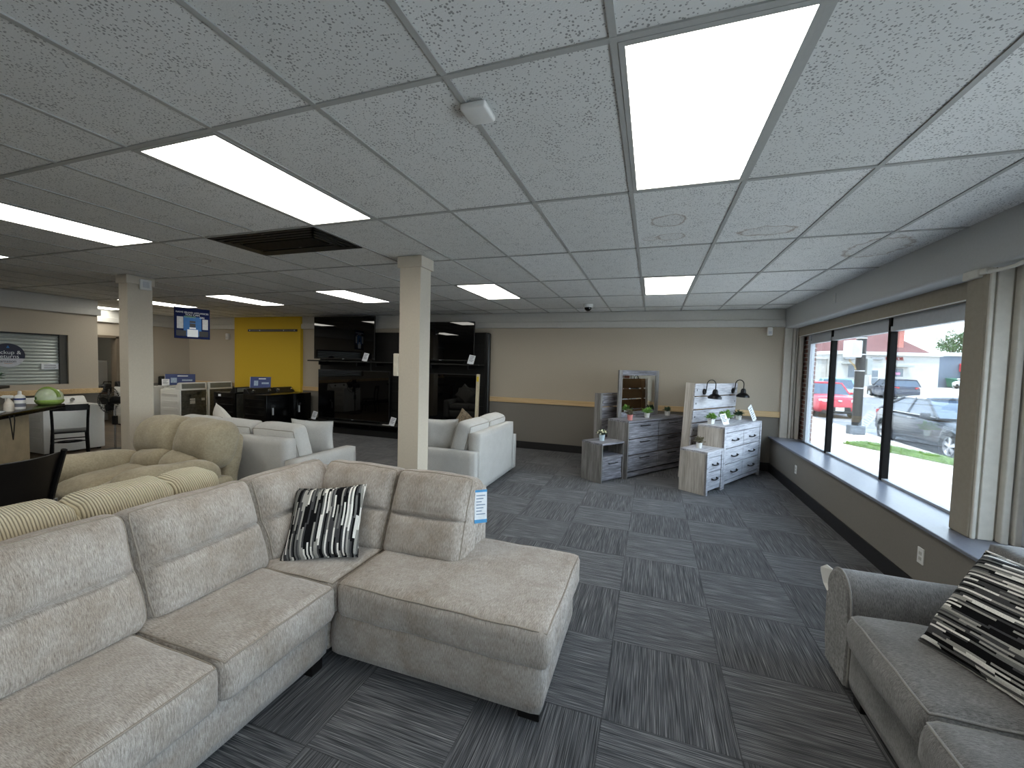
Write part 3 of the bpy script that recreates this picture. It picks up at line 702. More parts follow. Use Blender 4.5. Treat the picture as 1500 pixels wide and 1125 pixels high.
def case(t, w, d, h, mh, mv, foot=0):
    # local: front at y=0, depth to +y, x from 0 to w
    obj('top', RB((0, w, -.005, d, h-.028, h), r=.003), mh, t)
    for x in (0, w-.022): obj('side_panel', RB((x, x+.022, 0, d, 0, h-.028), r=.002), mv, t)
    obj('back_panel', B((.022, w-.022, d-.012, d, .05, h-.028)), M_KRAFT, t)
    obj('base_rail', RB((.022, w-.022, .012, .03, .05 if foot else .03, .10), r=.002), mh, t)
    obj('bottom', B((.022, w-.022, .02, d-.012, .085, .1)), mh, t)
def drawer(t, x0, x1, z0, z1, mh, hw, curved, y=0.002, hz=.5, g=.004):
    x0 += g; x1 -= g; z0 += g; z1 -= g
    dr = obj('drawer', RB((x0, x1, y-.0, y+.02, z0, z1), r=.0025), mh, t)
    obj('drawer_box', B((x0+.02, x1-.02, y+.02, y+.25, z0+.02, z1-.02)), M_KRAFT, dr)
    pull(dr, (x0+x1)/2, z0+(z1-z0)*hz, y, hw, curved)
A1, A2 = R(55.5), R(58.8)
# dark set
t = thing('nightstand', 'grey weathered wood nightstand with an open shelf over one drawer', 'nightstand', (-.645, 6.06, 0), A1)
w, d, h = .505, .40, .59
case(t, w, d, h, W_GH, W_GV); obj('shelf', B((.022, w-.022, .004, d-.012, .365, .385)), W_GH, t)
drawer(t, .024, w-.045, .085, .345, W_GH, .2, False, hz=.78)
obj('rail', RB((.022, w-.022, .004, .02, .345, .365), r=.002), W_GH, t)
t = thing('dresser', 'long grey weathered wood dresser with six drawers and bar handles', 'dresser', (-.305, 6.447, 0), A1)
w, d, h = 1.585, .40, .90
case(t, w, d, h, W_GH, W_GV)
for c in range(2):
    for r_ in range(3): drawer(t, .026+c*.766, .026+c*.766+.762, .115+r_*.252, .115+r_*.252+.248, W_GH, .24, False, hz=.8, g=.005)
# dresser mirror, standing on the back of the dresser top
t = thing('dresser_mirror', 'square mirror in grey wood frame standing on the dark dresser', 'mirror'); t.matrix_world = T((-.305, 6.447, .90)) @ RZ(A1) @ T((.20, .365, 0))
mw, mh_, fw_ = 1.09, .775, .085
for a in (0, mw-fw_): obj('frame_stile', RB((a, a+fw_, 0, .03, 0, mh_), r=.003), W_GV, t)
for a in (0, mh_-fw_): obj('frame_rail', RB((fw_, mw-fw_, 0, .03, a, a+fw_), r=.003), W_GH, t)
obj('glass', B((fw_-.004, mw-fw_+.004, .012, .016, fw_-.004, mh_-fw_+.004)), mat('mirror_silver', (225, 228, 228), .015, 1, var=.0), t)
obj('back_board', B((fw_-.01, mw-fw_+.01, .0165, .028, fw_-.01, mh_-fw_+.01)), M_KRAFT, t)
# dark headboard behind
t = thing('headboard', 'grey weathered wood headboard standing behind the dark dresser', 'headboard'); t.matrix_world = T((-.775, 6.80, 0)) @ RZ(A1) 
hw, hh = 1.42, 1.283
for x in (0, hw-.05): obj('post', RB((x, x+.05, -.0, .13 if x == 0 else .06, 0, hh), r=.003), W_GV, t)
for i in range(5): obj('plank', RB((.05, hw-.05, .012, .035, hh-.02-.20*(i+1), hh-.02-.20*i-.012), r=.003), W_GH, t)
obj('cap', RB((.05, hw-.05, .0, .10, hh-.022, hh-.001), r=.003), W_GH, t); obj('ledge', RB((.05, hw-.05, -.012, .015, hh-.165, hh-.125), r=.003), W_GH, t)
obj('backing', B((.3, .36, .036, .06, .1, hh-.03), (hw-.36, hw-.3, .036, .06, .1, hh-.03)), M_KRAFT, t)
# white set
t = thing('nightstand', 'whitewashed wood nightstand with two drawers', 'nightstand', (.752, 6.058, 0), A2)
w, d, h = .50, .385, .60
case(t, w, d, h, W_WH, W_WV, 1)
for x in (0, w-.05): obj('post', RB((x, x+.05, -.006, .03, 0, h-.03), r=.003), W_WH, t)
obj('rail', RB((.05, w-.05, 0, .02, h-.085, h-.03), r=.002), W_WH, t)
for k in range(2): drawer(t, .053, w-.053, .105+k*.205, .105+k*.205+.2, W_WH, .15, True)
t = thing('dresser', 'whitewashed wood dresser with six drawers and curved pulls', 'dresser', (1.018, 6.508, 0), A2)
w, d, h = 1.405, .39, .90
case(t, w, d, h, W_WH, W_WV, 1)
for x in (0, w-.055): obj('post', RB((x, x+.055, -.006, .03, 0, h-.03), r=.003), W_WH, t)
obj('rail', RB((.055, w-.055, 0, .02, h-.09, h-.03), r=.002), W_WH, t)
for c in range(2):
    for r_ in range(3): drawer(t, .058+c*.646, .058+c*.646+.642, .11+r_*.233, .11+r_*.233+.229, W_WH, .20, True)
# white headboard, planks with open gaps, leaning forward a little
HB = T((.585, 6.87, 0)) @ RZ(R(55.5)) @ RX(R(2.6))
t = thing('headboard', 'whitewashed plank headboard with open gaps behind the white dresser', 'headboard'); t.matrix_world = HB
hw, hh = 1.36, 1.505
for x in (0.0, hw-.022): obj('side_panel', RB((x, x+.022, .02, .16 if x == 0 else .07, 0, hh), r=.003), W_WV, t)
for i in range(7):
    z1 = hh-.005-i*.208
    p = obj('plank', RB((0, hw, 0, .022, max(.02, z1-.19), z1), r=.003), W_WH, t)
    obj('plank_backing', B((.022, hw-.022, .0222, .026, max(.02, z1-.19), z1)), M_KRAFT, p)
    if z1 < .3: continue
    bm = bmesh.new()
    for x in (.055, hw-.055): rbox(bm, x-.009, x+.009, -.003, .001, z1-.115, z1-.085, .002, 1)
    obj('bolt', bm, M_HANDLE, p)
for x in (.10, hw-.16): obj('backing', B((x, x+.06, .023, .05, .03, hh-.02)), M_KRAFT, t)
# gooseneck lamps on the headboard
for k, (x, lab) in enumerate(((.26, 'left black gooseneck lamp on the white headboard'), (1.19, 'right black gooseneck lamp on the white headboard'))):
    s = thing('gooseneck_lamp', lab, 'lamp', group='headboard lamps'); s.matrix_world = HB @ T((x, -.004, hh-.13)) @ RZ(R(12)) @ Matrix.Scale(.85, 4)
    bm = bmesh.new(); lathe(bm, [(0, .022), (.05, .02), (.055, .008), (.055, 0), (0, 0)], 20, RZ(R(-12)) @ RX(PI/2)); obj('wall_plate', bm, M_BLKM, s, True)
    pts = [(0, -.02, 0), (0, -.035, .04), (0, -.04, .13)]+[(0, -.115+.075*math.cos(a), .14+.085*math.sin(a)) for a in [R(q) for q in range(0, 181, 20)]]+[(0, -.19, .10), (0, -.19, .05)]
    bm = bmesh.new(); tube(bm, pts, .009, 8); obj('arm', bm, M_BLKM, s, True)
    bm = bmesh.new(); lathe(bm, [(.0, .065), (.03, .06), (.045, .03), (.05, -.02), (.085, -.045), (.115, -.075), (.12, -.11), (.112, -.11), (.105, -.08), (.04, -.03), (0, -.02)], 28, T((0, -.19, 0)))
    obj('shade', bm, M_BLKM, s, True)
    bm = bmesh.new(); sphere(bm, (0, -.19, -.06), .025, 10); obj('bulb', bm, M_WHITE, s, 'all')
# small potted plants
M_GRN = mat('leaf_green', (128, 172, 84), .6, var=.35, scale=60); M_DKG = mat('leaf_dark', (58, 84, 62), .6, var=.3, scale=60); M_FLW = mat('flower_cream', (226, 226, 196), .7, var=.08, scale=80)
M_PINKL = mat('leaf_mauve', (112, 106, 84), .6, var=.35, scale=60); M_POT = mat('pot_white', (226, 226, 222), .5, var=.03); M_POTP = mat('pot_pink', (216, 140, 136), .5, var=.04); M_POTB = mat('pot_pale_blue', (190, 208, 216), .5, var=.04); M_SOIL = mat('soil', (50, 40, 32), .9)
def leaf(bm, p, d, ln, wd):
    d = d.normalized(); s = d.cross(Vector((0, 0, 1)));
    if s.length < .05: s = Vector((1, 0, 0))
    s.normalize(); nrm = s.cross(d)
    q = [p, p+d*ln*.5+s*wd+nrm*.1*ln, p+d*ln-nrm*.15*ln, p+d*ln*.5-s*wd+nrm*.1*ln]
    v = [bm.verts.new(a) for a in q]; bm.faces.new(v)
def plant(label, loc, pm, lm, R0=.055, n=90, ll=.03, style='bush', ph=.07, pr=.038, fm=None, square=False):
    t = thing('potted_plant', label, 'plant', loc); R0 *= 1.2; ll *= 1.2
    bm = bmesh.new(); k = 4 if square else 20
    lathe(bm, [(0, 0), (pr*.78, 0), (pr, ph), (pr*.9, ph), (pr*.86, ph-.008), (0, ph-.008)], k); obj('pot', bm, pm, t, not square)
    bm = bmesh.new(); lathe(bm, [(0, ph-.006), (pr*.87, ph-.006), (pr*.8, ph-.009), (0, ph-.009)], 12); obj('soil', bm, M_SOIL, t)
    rnd = random.Random(hash(label) % 1000 if False else len(label)*7+n); bm = bmesh.new(); fb = bmesh.new()
    for i in range(n):
        a = rnd.random()*2*PI; e = rnd.random()
        dv = Vector((math.cos(a)*math.sqrt(1-e*e*.8), math.sin(a)*math.sqrt(1-e*e*.8), .15+e)).normalized()
        p = Vector((0, 0, ph))+dv*R0*(.25+.75*rnd.random()); 
        leaf(bm, p, dv+Vector((rnd.uniform(-.6, .6), rnd.uniform(-.6, .6), rnd.uniform(-.3, .5))), ll*(.7+.6*rnd.random()), ll*.32)
        if i % 3 == 0: tube(bm, [(0, 0, ph-.006), tuple(p)], .0015, 3, cap=False)
        if fm and i % 3 == 0: sphere(fb, Vector((0, 0, ph+.012))+dv*R0*.95, .012, 6)
    obj('foliage', bm, lm, t)
    if fm: obj('flowers', fb, fm, t, 'all')
    return t
def on(base, ang, x, y, z): v = T(base) @ RZ(ang) @ Vector((x, y, z)); return v
ds, dw = (-.305, 6.447, 0), (1.018, 6.508, 0)
plant('plant with cream flowers in a pale blue pot on the grey nightstand', on((-.645, 6.06, 0), A1, .22, .2, .59), M_POTB, M_DKG, .06, 70, .03, fm=M_FLW, ph=.09, pr=.045)
plant('mauve plant in a pink pot on the dark dresser', on(ds, A1, .16, .1, .9), M_POTP, M_PINKL, .062, 110, .028, ph=.085, pr=.045)
plant('bright green plant in a white pot in front of the mirror', on(ds, A1, .70, .17, .9), M_POT, M_GRN, .07, 120, .034, ph=.075, pr=.046)
plant('dark blue-green succulent in a white pot at the far end of the dark dresser', on(ds, A1, 1.33, .2, .9), M_POT, M_DKG, .055, 110, .03, ph=.075, pr=.048)
plant('green plant in a white pot left of the small sign on the white dresser', on(dw, A2, .19, .28, .9), M_POT, M_GRN, .055, 140, .036, ph=.08, pr=.055, square=True)
plant('bushy bright green plant right of the small sign on the white dresser', on(dw, A2, .55, .22, .9), M_POT, M_GRN, .085, 150, .04, ph=.075, pr=.055, square=True)
plant('small dark green plant at the back of the white dresser by the leaning card', on(dw, A2, 1.17, .27, .9), M_POT, M_DKG, .055, 100, .034, ph=.075, pr=.05, square=True)
plant('plant in a white pot on the white nightstand', on((.752, 6.058, 0), A2, .22, .22, .6), M_POT, M_PINKL, .06, 110, .03, ph=.08, pr=.042)
# cards
M_CARD = mat('card_white', (230, 233, 238), .5, var=.02); M_INK = mat('card_ink', (110, 112, 124), .6, var=.05)
def card(label, M, w, h, name='price_card', lines=5):
    t = thing(name, label, 'card'); t.matrix_world = M
    obj('card', RB((-w/2, w/2, -.0015, .0015, 0, h), r=.0007, seg=1), M_CARD, t)
    obj('print', B(*[(-w*.36, w*(.36-.12*(k % 3)), -.0022, -.001, h*(.82-.13*k), h*(.87-.13*k)) for k in range(lines)]), M_INK, t)
    obj('easel_back', B((-w*.15, w*.15, .0015, .03, 0, .004)), M_CARD, t)
    return t
card('tall white card leaning on the right end of the white dresser', T(on(dw, A2, 1.29, .06, .902)) @ RZ(A2) @ RY(R(-25)) @ RX(R(-12)), .13, .27, lines=6)
card('small pale blue card between plants on the white dresser', T(on(dw, A2, .30, .1, .902)) @ RZ(A2-.5) @ RY(R(-12)) @ RX(R(-20)), .10, .17)

# ------------------------------------------------------------------ television wall
t = thing('display_wall', 'black slatwall display with shelves for televisions on back wall', 'display wall', (-5.4, 7.9, 0))
def DB(*bx, r=.004): return RB(*[(a+5.4, b+5.4, c-7.9, d-7.9, e, f) for a, b, c, d, e, f in bx], r=r, seg=1)
M_SLAT = mat('slatwall_black', (17, 16, 15), .7, var=.12)
secs = [(-7.62, -6.20), (-6.17, -4.72), (-4.69, -3.32)]
for a, b in secs:
    bm = bmesh.new()
    for k in range(10): box(bm, a+5.4, b+5.4, .06, .085, .16+k*.222, .16+k*.222+.212)
    box(bm, a+5.4, b+5.4, .085, .10, .1, 2.36); obj('slat_panel', bm, M_SLAT, t)
for x in (-7.635, -6.185, -4.705, -3.31): obj('upright', DB((x-.015, x+.015, 7.94, 8.0, .1, 2.37)), M_BLK, t)
obj('end_panel', DB((-3.30, -3.22, 7.93, BY-.005, .1, 2.36), r=.02), M_BLK, t)
for a, b, z in ((-7.70, -6.10, 1.675), (-6.10, -4.70, 1.675), (-4.70, -3.32, 1.675), (-7.68, -6.0, .275), (-6.0, -4.70, .275), (-4.70, -3.32, .275)):
    sh_ = obj('shelf', DB((a, b, 7.60, 7.97, z, z+.028)), M_SLAT, t)
    obj('bracket', DB((a+.25, a+.275, 7.68, 7.97, z-.08, z), (b-.275, b-.25, 7.68, 7.97, z-.08, z)), M_BLKM, sh_)
obj('base_deck', DB((-7.88, -3.32, 7.735, 8.03, .0, .14)), M_BLK, t)
def tv(label, x0, x1, z0, z1, y, sz, tilt=0):
    cx = (x0+x1)/2; w, h = x1-x0, z1-z0
    t = thing('television', label, 'television', (cx, y, sz), 0, 'televisions on the black display wall')
    obj('bezel', RB((-w/2, w/2, 0, .035, z0-sz, z1-sz), r=.006), M_BLK, t)
    obj('screen', B((-w/2+.012, w/2-.012, -.002, .001, z0-sz+.025, z1-sz-.012)), M_SCREEN, t)
    obj('rear_housing', RB((-w*.3, w*.3, .035, .08, z0-sz+.05, z0-sz+h*.55), r=.01), M_BLK, t)
    for s in (-1, 1):
        obj('foot', RB((s*w*.36-.012, s*w*.36+.012, -.07, .10, .0005, .012), (s*w*.36-.01, s*w*.36+.01, .008, .028, .008, z0-sz+.03), r=.003, seg=1), M_BLKM, t)
    obj('logo', B((-.03, .03, -.003, 0, z0-sz+.006, z0-sz+.016)), M_ALU, t)
    return t
tv('television on the upper shelf at the left, beside the yellow panel', -7.60, -5.89, 1.735, 2.72, 7.70, 1.703)
tv('largest television on the lower shelf, left of the central pillar', -7.49, -5.50, .335, 1.49, 7.72, .303)
tv('television on the upper shelf at the right, partly behind the pillar', -5.0, -3.46, 1.76, 2.575, 7.70, 1.703)
tv('television on the lower shelf at the right with a pale strip at its edge', -5.02, -3.40, .36, 1.49, 7.72, .303)
t = thing('edge_strip', 'pale upright edge strip with yellow sticker against the lower right television', 'packing strip', (-3.37, 7.66, .303), 0); t.rotation_euler = (0, R(1.2), 0)
obj('strip', RB((-.032, .032, 0, .05, 0, 1.20), r=.004), mat('strip_cream', (206, 196, 170), .6), t); obj('sticker', B((-.02, .02, -.002, .001, 1.05, 1.15)), mat('sticker_yellow', (224, 196, 40), .6), t)
for x, z, lab in ((-6.09, 1.703, 'white price card under the upper left television'), (-3.50, 1.703, 'white price card under the upper right television'), (-7.53, .303, 'white price card at the left end of the lower shelf'), (-5.36, .303, 'white price card on the lower shelf, half behind the pillar')):
    card(lab, T((x, 7.612, z+.001)) @ RX(R(-14)) @ RY(R(10)), .14, .19)
t = thing('remote_control', 'small white remote on the lower shelf beside the pillar', 'remote', (-5.52, 7.64, .303)); obj('body', RB((-.09, .09, -.02, .02, .0005, .018), r=.004), M_WHITE, t); obj('buttons', B(*[(-.07+k*.025, -.06+k*.025, -.01, .01, .018, .02) for k in range(5)]), M_INK, t)
# black rail on the yellow panel
t = thing('wall_rail', 'long black mounting rail on the yellow wall panel', 'rail', (-9.2, 7.965, 2.425)); obj('bar', RB((-.82, .82, -.03, 0, -.03, .03), r=.004), M_BLK, t)
obj('screw', B(*[(x-.012, x+.012, -.033, -.029, -.012, .012) for x in (-.75, -.4, .4, .75)]), M_ALU, t)

# ------------------------------------------------------------------ appliances
M_REAR = mat('galvanised_rear', (92, 92, 86), .45, .5, var=.25, scale=16)
M_PANEL = mat('console_grey', (120, 122, 116), .4, var=.08)
def washer(label, loc, rz, body=M_ENAMEL, con=M_BLK, w=.68, d=.68, h=.93, front='top', group=None, ch=.17, knobs=2, rear=True):
    # local: front -y, origin centre of footprint
    t = thing('washing_machine' if front == 'top' else 'clothes_dryer', label, 'washer' if front == 'top' else 'dryer', loc, rz)
    obj('body', RB((-w/2, w/2, -d/2, d/2, .03, h), r=.014), body, t, True)
    for sx in (-1, 1):
        for sy in (-1, 1): obj('foot', B((sx*(w/2-.06)-.02, sx*(w/2-.06)+.02, sy*(d/2-.06)-.02, sy*(d/2-.06)+.02, 0, .032)), M_BLK, t)
    bm = bmesh.new(); prism(bm, [(d/2-.19, h-.002), (d/2-.10, h+ch*.9), (d/2-.06, h+ch), (d/2-.01, h+ch*.94), (d/2, h-.002)], -w/2+.005, w/2-.005, 'x')
    c = obj('console', bm, con, t, bevel=.012)
    for k in range(knobs):
        x = (-.2, .2, 0)[k]; bm = bmesh.new(); lathe(bm, [(0, .03), (.026, .03), (.032, 0), (0, 0)], 18, T((x, d/2-.142, h+ch*.5)) @ RX(R(60))); obj('knob', bm, M_CHROME, c, True)
    if front == 'top':
        obj('lid', RB((-w/2+.06, w/2-.06, -d/2+.03, d/2-.22, h, h+.016), r=.006), body if body is not M_ENAMEL else M_ENAMEL, t)
        obj('lid_grip', RB((-.1, .1, -d/2+.025, -d/2+.05, h+.014, h+.02), r=.003), M_PANEL, t)
    else:
        dr = obj('door', RB((-w/2+.09, w/2-.09, -d/2-.02, -d/2+.005, .25, h-.14), r=.012), body, t, True)
        obj('handle', RB((-w/2+.12, -w/2+.15, -d/2-.045, -d/2-.018, .46, .62), r=.006), M_ALU, dr)
        bm = bmesh.new(); lathe(bm, [(0, .006), (.03, .006), (.03, 0), (0, 0)], 16, T((-w/2+.17, -d/2-.02, h-.25)) @ RX(PI/2)); obj('badge', bm, mat('badge_dark', (46, 48, 52), .4), dr, True)
    if rear:
        bm = bmesh.new(); a = d/2
        box(bm, -w/2+.03, w/2-.03, a-.002, a+.004, .08, h-.02)
        rr = random.Random(5)
        for k in range(26):
            x = rr.uniform(-w/2+.05, w/2-.16); z = rr.uniform(.12, h-.1); box(bm, x, x+rr.uniform(.05, .14), a+.003, a+.012, z, z+rr.uniform(.02, .08))
        for k in range(5): box(bm, -w/2+.03, w/2-.03, a+.003, a+.014, .15+k*.16, .165+k*.16)
        rp_ = obj('rear_panel', bm, M_REAR, t)
        obj('rear_label', B((-.25, -.17, a+.012, a+.015, .62, .68), (-.02, .1, a+.012, a+.014, .55, .68)), mat('label_pale', (186, 184, 176), .6), rp_)
        obj('console_back', RB((-w/2+.05, w/2-.05, a-.012, a+.002, h+.02, h+ch*.82), r=.004), M_PANEL, c)
    # pressed ribs on the sides
    for s in (-1, 1):
        bm = bmesh.new()
        for k in range(4): rbox(bm, s*w/2-.004, s*w/2+.004, -d/2+.06, d/2-.06, .22+k*.17, .29+k*.17, .003, 1)
        obj('side_rib', bm, body, t)
    return t
washer('white washer turned with its grey ribbed back to the room', (-10.99, 7.0, 0), -PI/2, con=M_ENAMEL, w=.64, d=.70, h=.905)
washer('second white washer with its back showing, beside the black dryer', (-10.99, 7.67, 0), -PI/2, con=M_ENAMEL, w=.64, d=.70, h=.905)
washer('white top-loading washer just right of the left pillar', (-12.0, 6.62, 0), PI/2, w=.68, d=.66, h=.93, ch=.13, rear=False)
washer('white washer with tall black console behind the row, in the corner', (-12.0, 7.55, 0), PI/2, w=.68, d=.66, h=.93, ch=.24, rear=False)
washer('black dryer left of the grey strip, side towards the room', (-9.33, 7.15, 0), -PI/2, M_GLOSSBLK, M_BLK, .70, .70, .90, 'front', ch=.13)
washer('black dryer with round badge on its door, in front of the yellow panel', (-8.27, 7.05, 0), PI/2, M_GLOSSBLK, M_BLK, .69, .70, .905, 'front', ch=.12, rear=False)
washer('rightmost black dryer, against the television wall', (-8.27, 7.68, 0), PI/2, M_GLOSSBLK, M_BLK, .53, .70, .905, 'front', ch=.12, rear=False)
washer('white washer with grey knobs behind the dark counter', (-9.75, 4.25, 0), PI/2, w=.80, d=.68, h=.80, ch=.13, con=M_ENAMEL, rear=False)
M_SIGNB = mat('sign_blue', (42, 60, 116), .45, var=.05); M_SIGNL = mat('sign_light_blue', (44, 100, 160), .7, var=.06); M_SIGNW = mat('sign_white', (222, 226, 230), .5, var=.02)
def topper(label, M, w, h):
    t = thing('counter_sign', label, 'sign'); t.matrix_world = M
    obj('board', RB((-w/2, w/2, 0, .012, 0, h), r=.002), M_SIGNB, t)
    obj('picture', B((-w*.32, -w*.12, -.003, .001, h*.2, h*.65), (w*.05, w*.4, -.003, .001, h*.35, h*.5)), mat('sign_picture', (150, 170, 196), .5, var=.2), t)
    obj('side_edge', B((-w/2-.006, -w/2, 0, .06, 0, h)), M_SIGNW, t); obj('headline', B((-w*.1, w*.25, -.003, .001, h*.78, h*.86)), M_SIGNW, t)
topper('blue display sign on the corner washer', T((-11.75, 7.40, .952)) @ RZ(R(58)) @ RX(R(-12)), .62, .29)
topper('blue display sign on the black dryers before the yellow panel', T((-8.72, 7.22, 1.01)) @ RZ(R(42)) @ RX(R(-16)), .42, .27)
card('white price card beside the blue sign on the corner washer', T((-11.70, 7.02, .95)) @ RZ(R(60)) @ RX(R(-14)), .15, .17)
tag(obj('price_sticker', B((-.04, .04, -.001, .001, -.025, .025)), M_CARD, M=T((-9.48, 6.7985, .83))), 'small pale sticker high on the black dryer side', 'sticker')

# hanging appliance sign (faces +x)
t = thing('hanging_sign', 'blue appliance sign hanging from the ceiling near the left pillar', 'sign'); t.matrix_world = T((-8.2, 5.38, 2.325)) @ RZ(R(90-14)) @ RY(R(0))
w = .56; h = .57
obj('board', RB((-w/2, w/2, -.006, .006, -h/2, h/2), r=.002), mat('sign_navy', (20, 30, 70), .8, var=.05, spec=.15), t)
obj('inner_panel', B((-w*.25, w*.25, -.008, -.005, -h*.42, h*.22)), M_SIGNL, t)
def shp(bx, m, nm): obj(nm, B(*[(x0*w, x1*w, -.0105, -.007, z0*h, z1*h) for x0, x1, z0, z1 in bx]), m, t)
shp([(-.43, -.26, -.18, .20), (.28, .44, -.18, .16)], mat('picture_fridge', (176, 178, 180), .4, var=.1), 'fridge_picture')
shp([(-.45, -.18, -.42, -.24), (.18, .45, -.42, -.24), (-.08, .08, -.12, .0), (-.08, .08, .02, .08)], M_BLK, 'oven_picture')
shp([(-.15, .15, -.44, -.20), (-.09, .09, -.18, -.13)], M_SIGNW, 'washer_picture')
for s, z, q, m_ in (('NAME BRAND APPLIANCES', .345, .042, M_SIGNW), ('YOU CAN', .275, .05, M_SIGNW), ('DEPEND', .205, .048, mat('sign_green', (120, 160, 84), .5)), ('ON', .205, .048, M_SIGNW)):
    text('lettering', s, q, m_, t, T(((.15 if s == 'ON' else (-.04 if s == 'DEPEND' else 0))*1, -.009, z*h)) @ FRONT)
bm = bmesh.new(); tube(bm, [(-.27, 0, h/2), (-.27, 0, CE-2.325)], .002, 5); tube(bm, [(.27, 0, h/2), (.27, 0, CE-2.325)], .002, 5); obj('wire', bm, M_ALU, t)
# roller shutter with round pickup sign and notice
t = thing('roller_shutter', 'closed grey roller shutter in the pickup window of the left wall', 'shutter', (-10.60, 3.5, 1.12))
M_SHUT = mat('shutter_grey', (168, 176, 172), .4, .4, var=.05)
bm = bmesh.new()
for k in range(16):
    z = .005+k*.058; prism(bm, [(0, z), (.010, z+.004), (.014, z+.029), (.010, z+.054), (0, z+.058)], -1.15, 1.08, 'y') if False else None
    v = []
    for yy in (-1.15, 1.06): v.append([bm.verts.new((x, yy, z+zz)) for x, zz in ((-.01, 0), (.004, .002), (.013, .029), (.004, .05), (-.006, .057))])
    for i in range(5): bm.faces.new((v[0][i], v[0][(i+1) % 5], v[1][(i+1) % 5], v[1][i]))
    bm.faces.new(v[0][::-1]); bm.faces.new(v[1])
obj('slats', bm, M_SHUT, t)
obj('guide_rail', B((-.02, .06, 1.06, 1.16, 0, .93)), mat('shutter_rail', (70, 68, 62), .5), t); obj('head_box', B((-.02, .05, -1.15, 1.16, .905, .93)), M_BLK, t)
t = thing('pickup_sign', 'round navy and white pickup and returns sign on the shutter', 'sign'); t.matrix_world = T((-10.565, 3.91, 1.645)) @ RZ(PI/2)
M_NAVY = mat('sign_dark_navy', (24, 28, 52), .5)
r_ = .205
for nm, a0, a1, m_ in (('upper_half', 12, 168, M_NAVY),): pass
bm = bmesh.new(); zc = -.055; a = math.asin(zc/r_)
pts = [(r_*math.cos(a+(PI-2*a)*k/24), r_*math.sin(a+(PI-2*a)*k/24)) for k in range(25)]; prism(bm, pts, -.004, .004, 'y'); obj('upper_part', bm, M_NAVY, t)
bm = bmesh.new(); pts = [(r_*math.cos(PI-a+(PI+2*a)*k/24), r_*math.sin(PI-a+(PI+2*a)*k/24)) for k in range(25)]; prism(bm, pts, -.004, .004, 'y'); obj('lower_part', bm, mat('sign_pale_grey', (196, 198, 204), .5), t)
text('lettering', 'pickup &', .088, M_SIGNW, t, T((0, -.006, .047)) @ FRONT); text('lettering', 'returns', .088, M_SIGNW, t, T((0, -.006, -.022)) @ FRONT)
text('lettering', 'amazon', .062, M_NAVY, t, T((0, -.006, -.105)) @ FRONT)
bm = bmesh.new(); tube(bm, [(-.05+.1*k/10, -.005, -.135-.012*math.sin(PI*k/10)) for k in range(11)], .003, 5); obj('smile_mark', bm, mat('smile_orange', (190, 120, 60), .5), t)
bm = bmesh.new(); hexa(bm, [(-.02, -.006, .125), (.02, -.006, .125), (-.02, -.005, .125), (.02, -.005, .125), (-.004, -.006, .165), (.004, -.006, .165), (-.004, -.005, .165), (.004, -.005, .165)]); obj('emblem', bm, M_SIGNL, t)
t = thing('notice', 'white paper notice taped on the right of the shutter', 'notice'); t.matrix_world = T((-10.572, 4.435, 1.455)) @ RZ(PI/2)
obj('paper', B((-.115, .115, -.002, .002, -.055, .055)), M_CARD, t); obj('print', B((-.08, .08, -.003, -.001, .012, .024), (-.08, .085, -.003, -.001, -.022, -.01), (-.08, .07, -.003, -.001, -.04, -.032)), M_INK, t)

# ------------------------------------------------------------------ counter corner at the left
CT = T((-8.35, 3.66, 0)) @ RZ(-PI/4)      # local x runs along the near edge, +y towards the room
t = thing('counter_table', 'black-topped counter on a cream stone pedestal by the left wall', 'table'); t.matrix_world = CT
obj('top', RB((0, 2.3, -.72, 0, .89, .95), r=.012), M_GLOSSBLK, t, True)
M_STONE = mat('cream_stone', (178, 164, 138), .7, var=.12, scale=6)
obj('pedestal', B((.58, 1.52, -.55, -.14, 0, .889)), M_STONE, t)
obj('corner_bracket', B((.50, .58, -.40, -.2, .80, .889)), M_STONE, t)
obj('leg', RB((1.53, 1.62, -.2, -.10, 0, .889), (2.15, 2.24, -.2, -.1, 0, .889), r=.006), wood('red_brown_wood', (44, 24, 16), (66, 36, 24), (84, 48, 32), (40, 40, 3)), t)
def ct(x, y, z=.95): return CT @ Vector((x, y, z))
t = thing('cable', 'black cable looped under the counter edge', 'cable'); t.matrix_world = CT
bm = bmesh.new(); tube(bm, [(1.30, .006, .92), (1.295, .012, .85), (1.27, .012, .72), (1.25, .01, .62), (1.235, .012, .72), (1.215, .012, .85), (1.21, .006, .92)], .006, 6); obj('loop', bm, M_BLK, t, True)
# green translucent domed case
t = thing('domed_case', 'green translucent domed case on the black counter', 'case', ct(.10, -.13)); t.rotation_euler = (0, 0, .4)
M_GRC = mat('green_shell', (150, 178, 92), .25, var=.35, scale=9); M_CLR = mat('clear_shell', (196, 208, 176), .15, var=.12, scale=12)
bm = bmesh.new()
lathe(bm, [(0, .235), (.06, .23), (.105, .205), (.135, .16), (.145, .11), (.142, .07)], 28); obj('dome', bm, M_CLR, t, True)
bm = bmesh.new(); lathe(bm, [(.142, .071), (.15, .066), (.15, .05), (.135, .02), (.11, .001), (0, .001)], 28); obj('base', bm, M_GRC, t, True)
bm = bmesh.new()
for a in range(-60, 200, 12):
    pass
pts = [(.150*math.cos(R(a)), -.0, .09+.15*math.sin(R(a))) for a in range(8, 173, 11)]
tube(bm, [(p[0], -.02, p[2]) for p in pts], .022, 8); obj('handle_band', bm, M_GRC, t, True)
bm = bmesh.new(); sphere(bm, (-.05, -.125, .10), (.022, .02, .026), 10); obj('knob', bm, mat('green_dark', (70, 110, 50), .4), t, 'all')
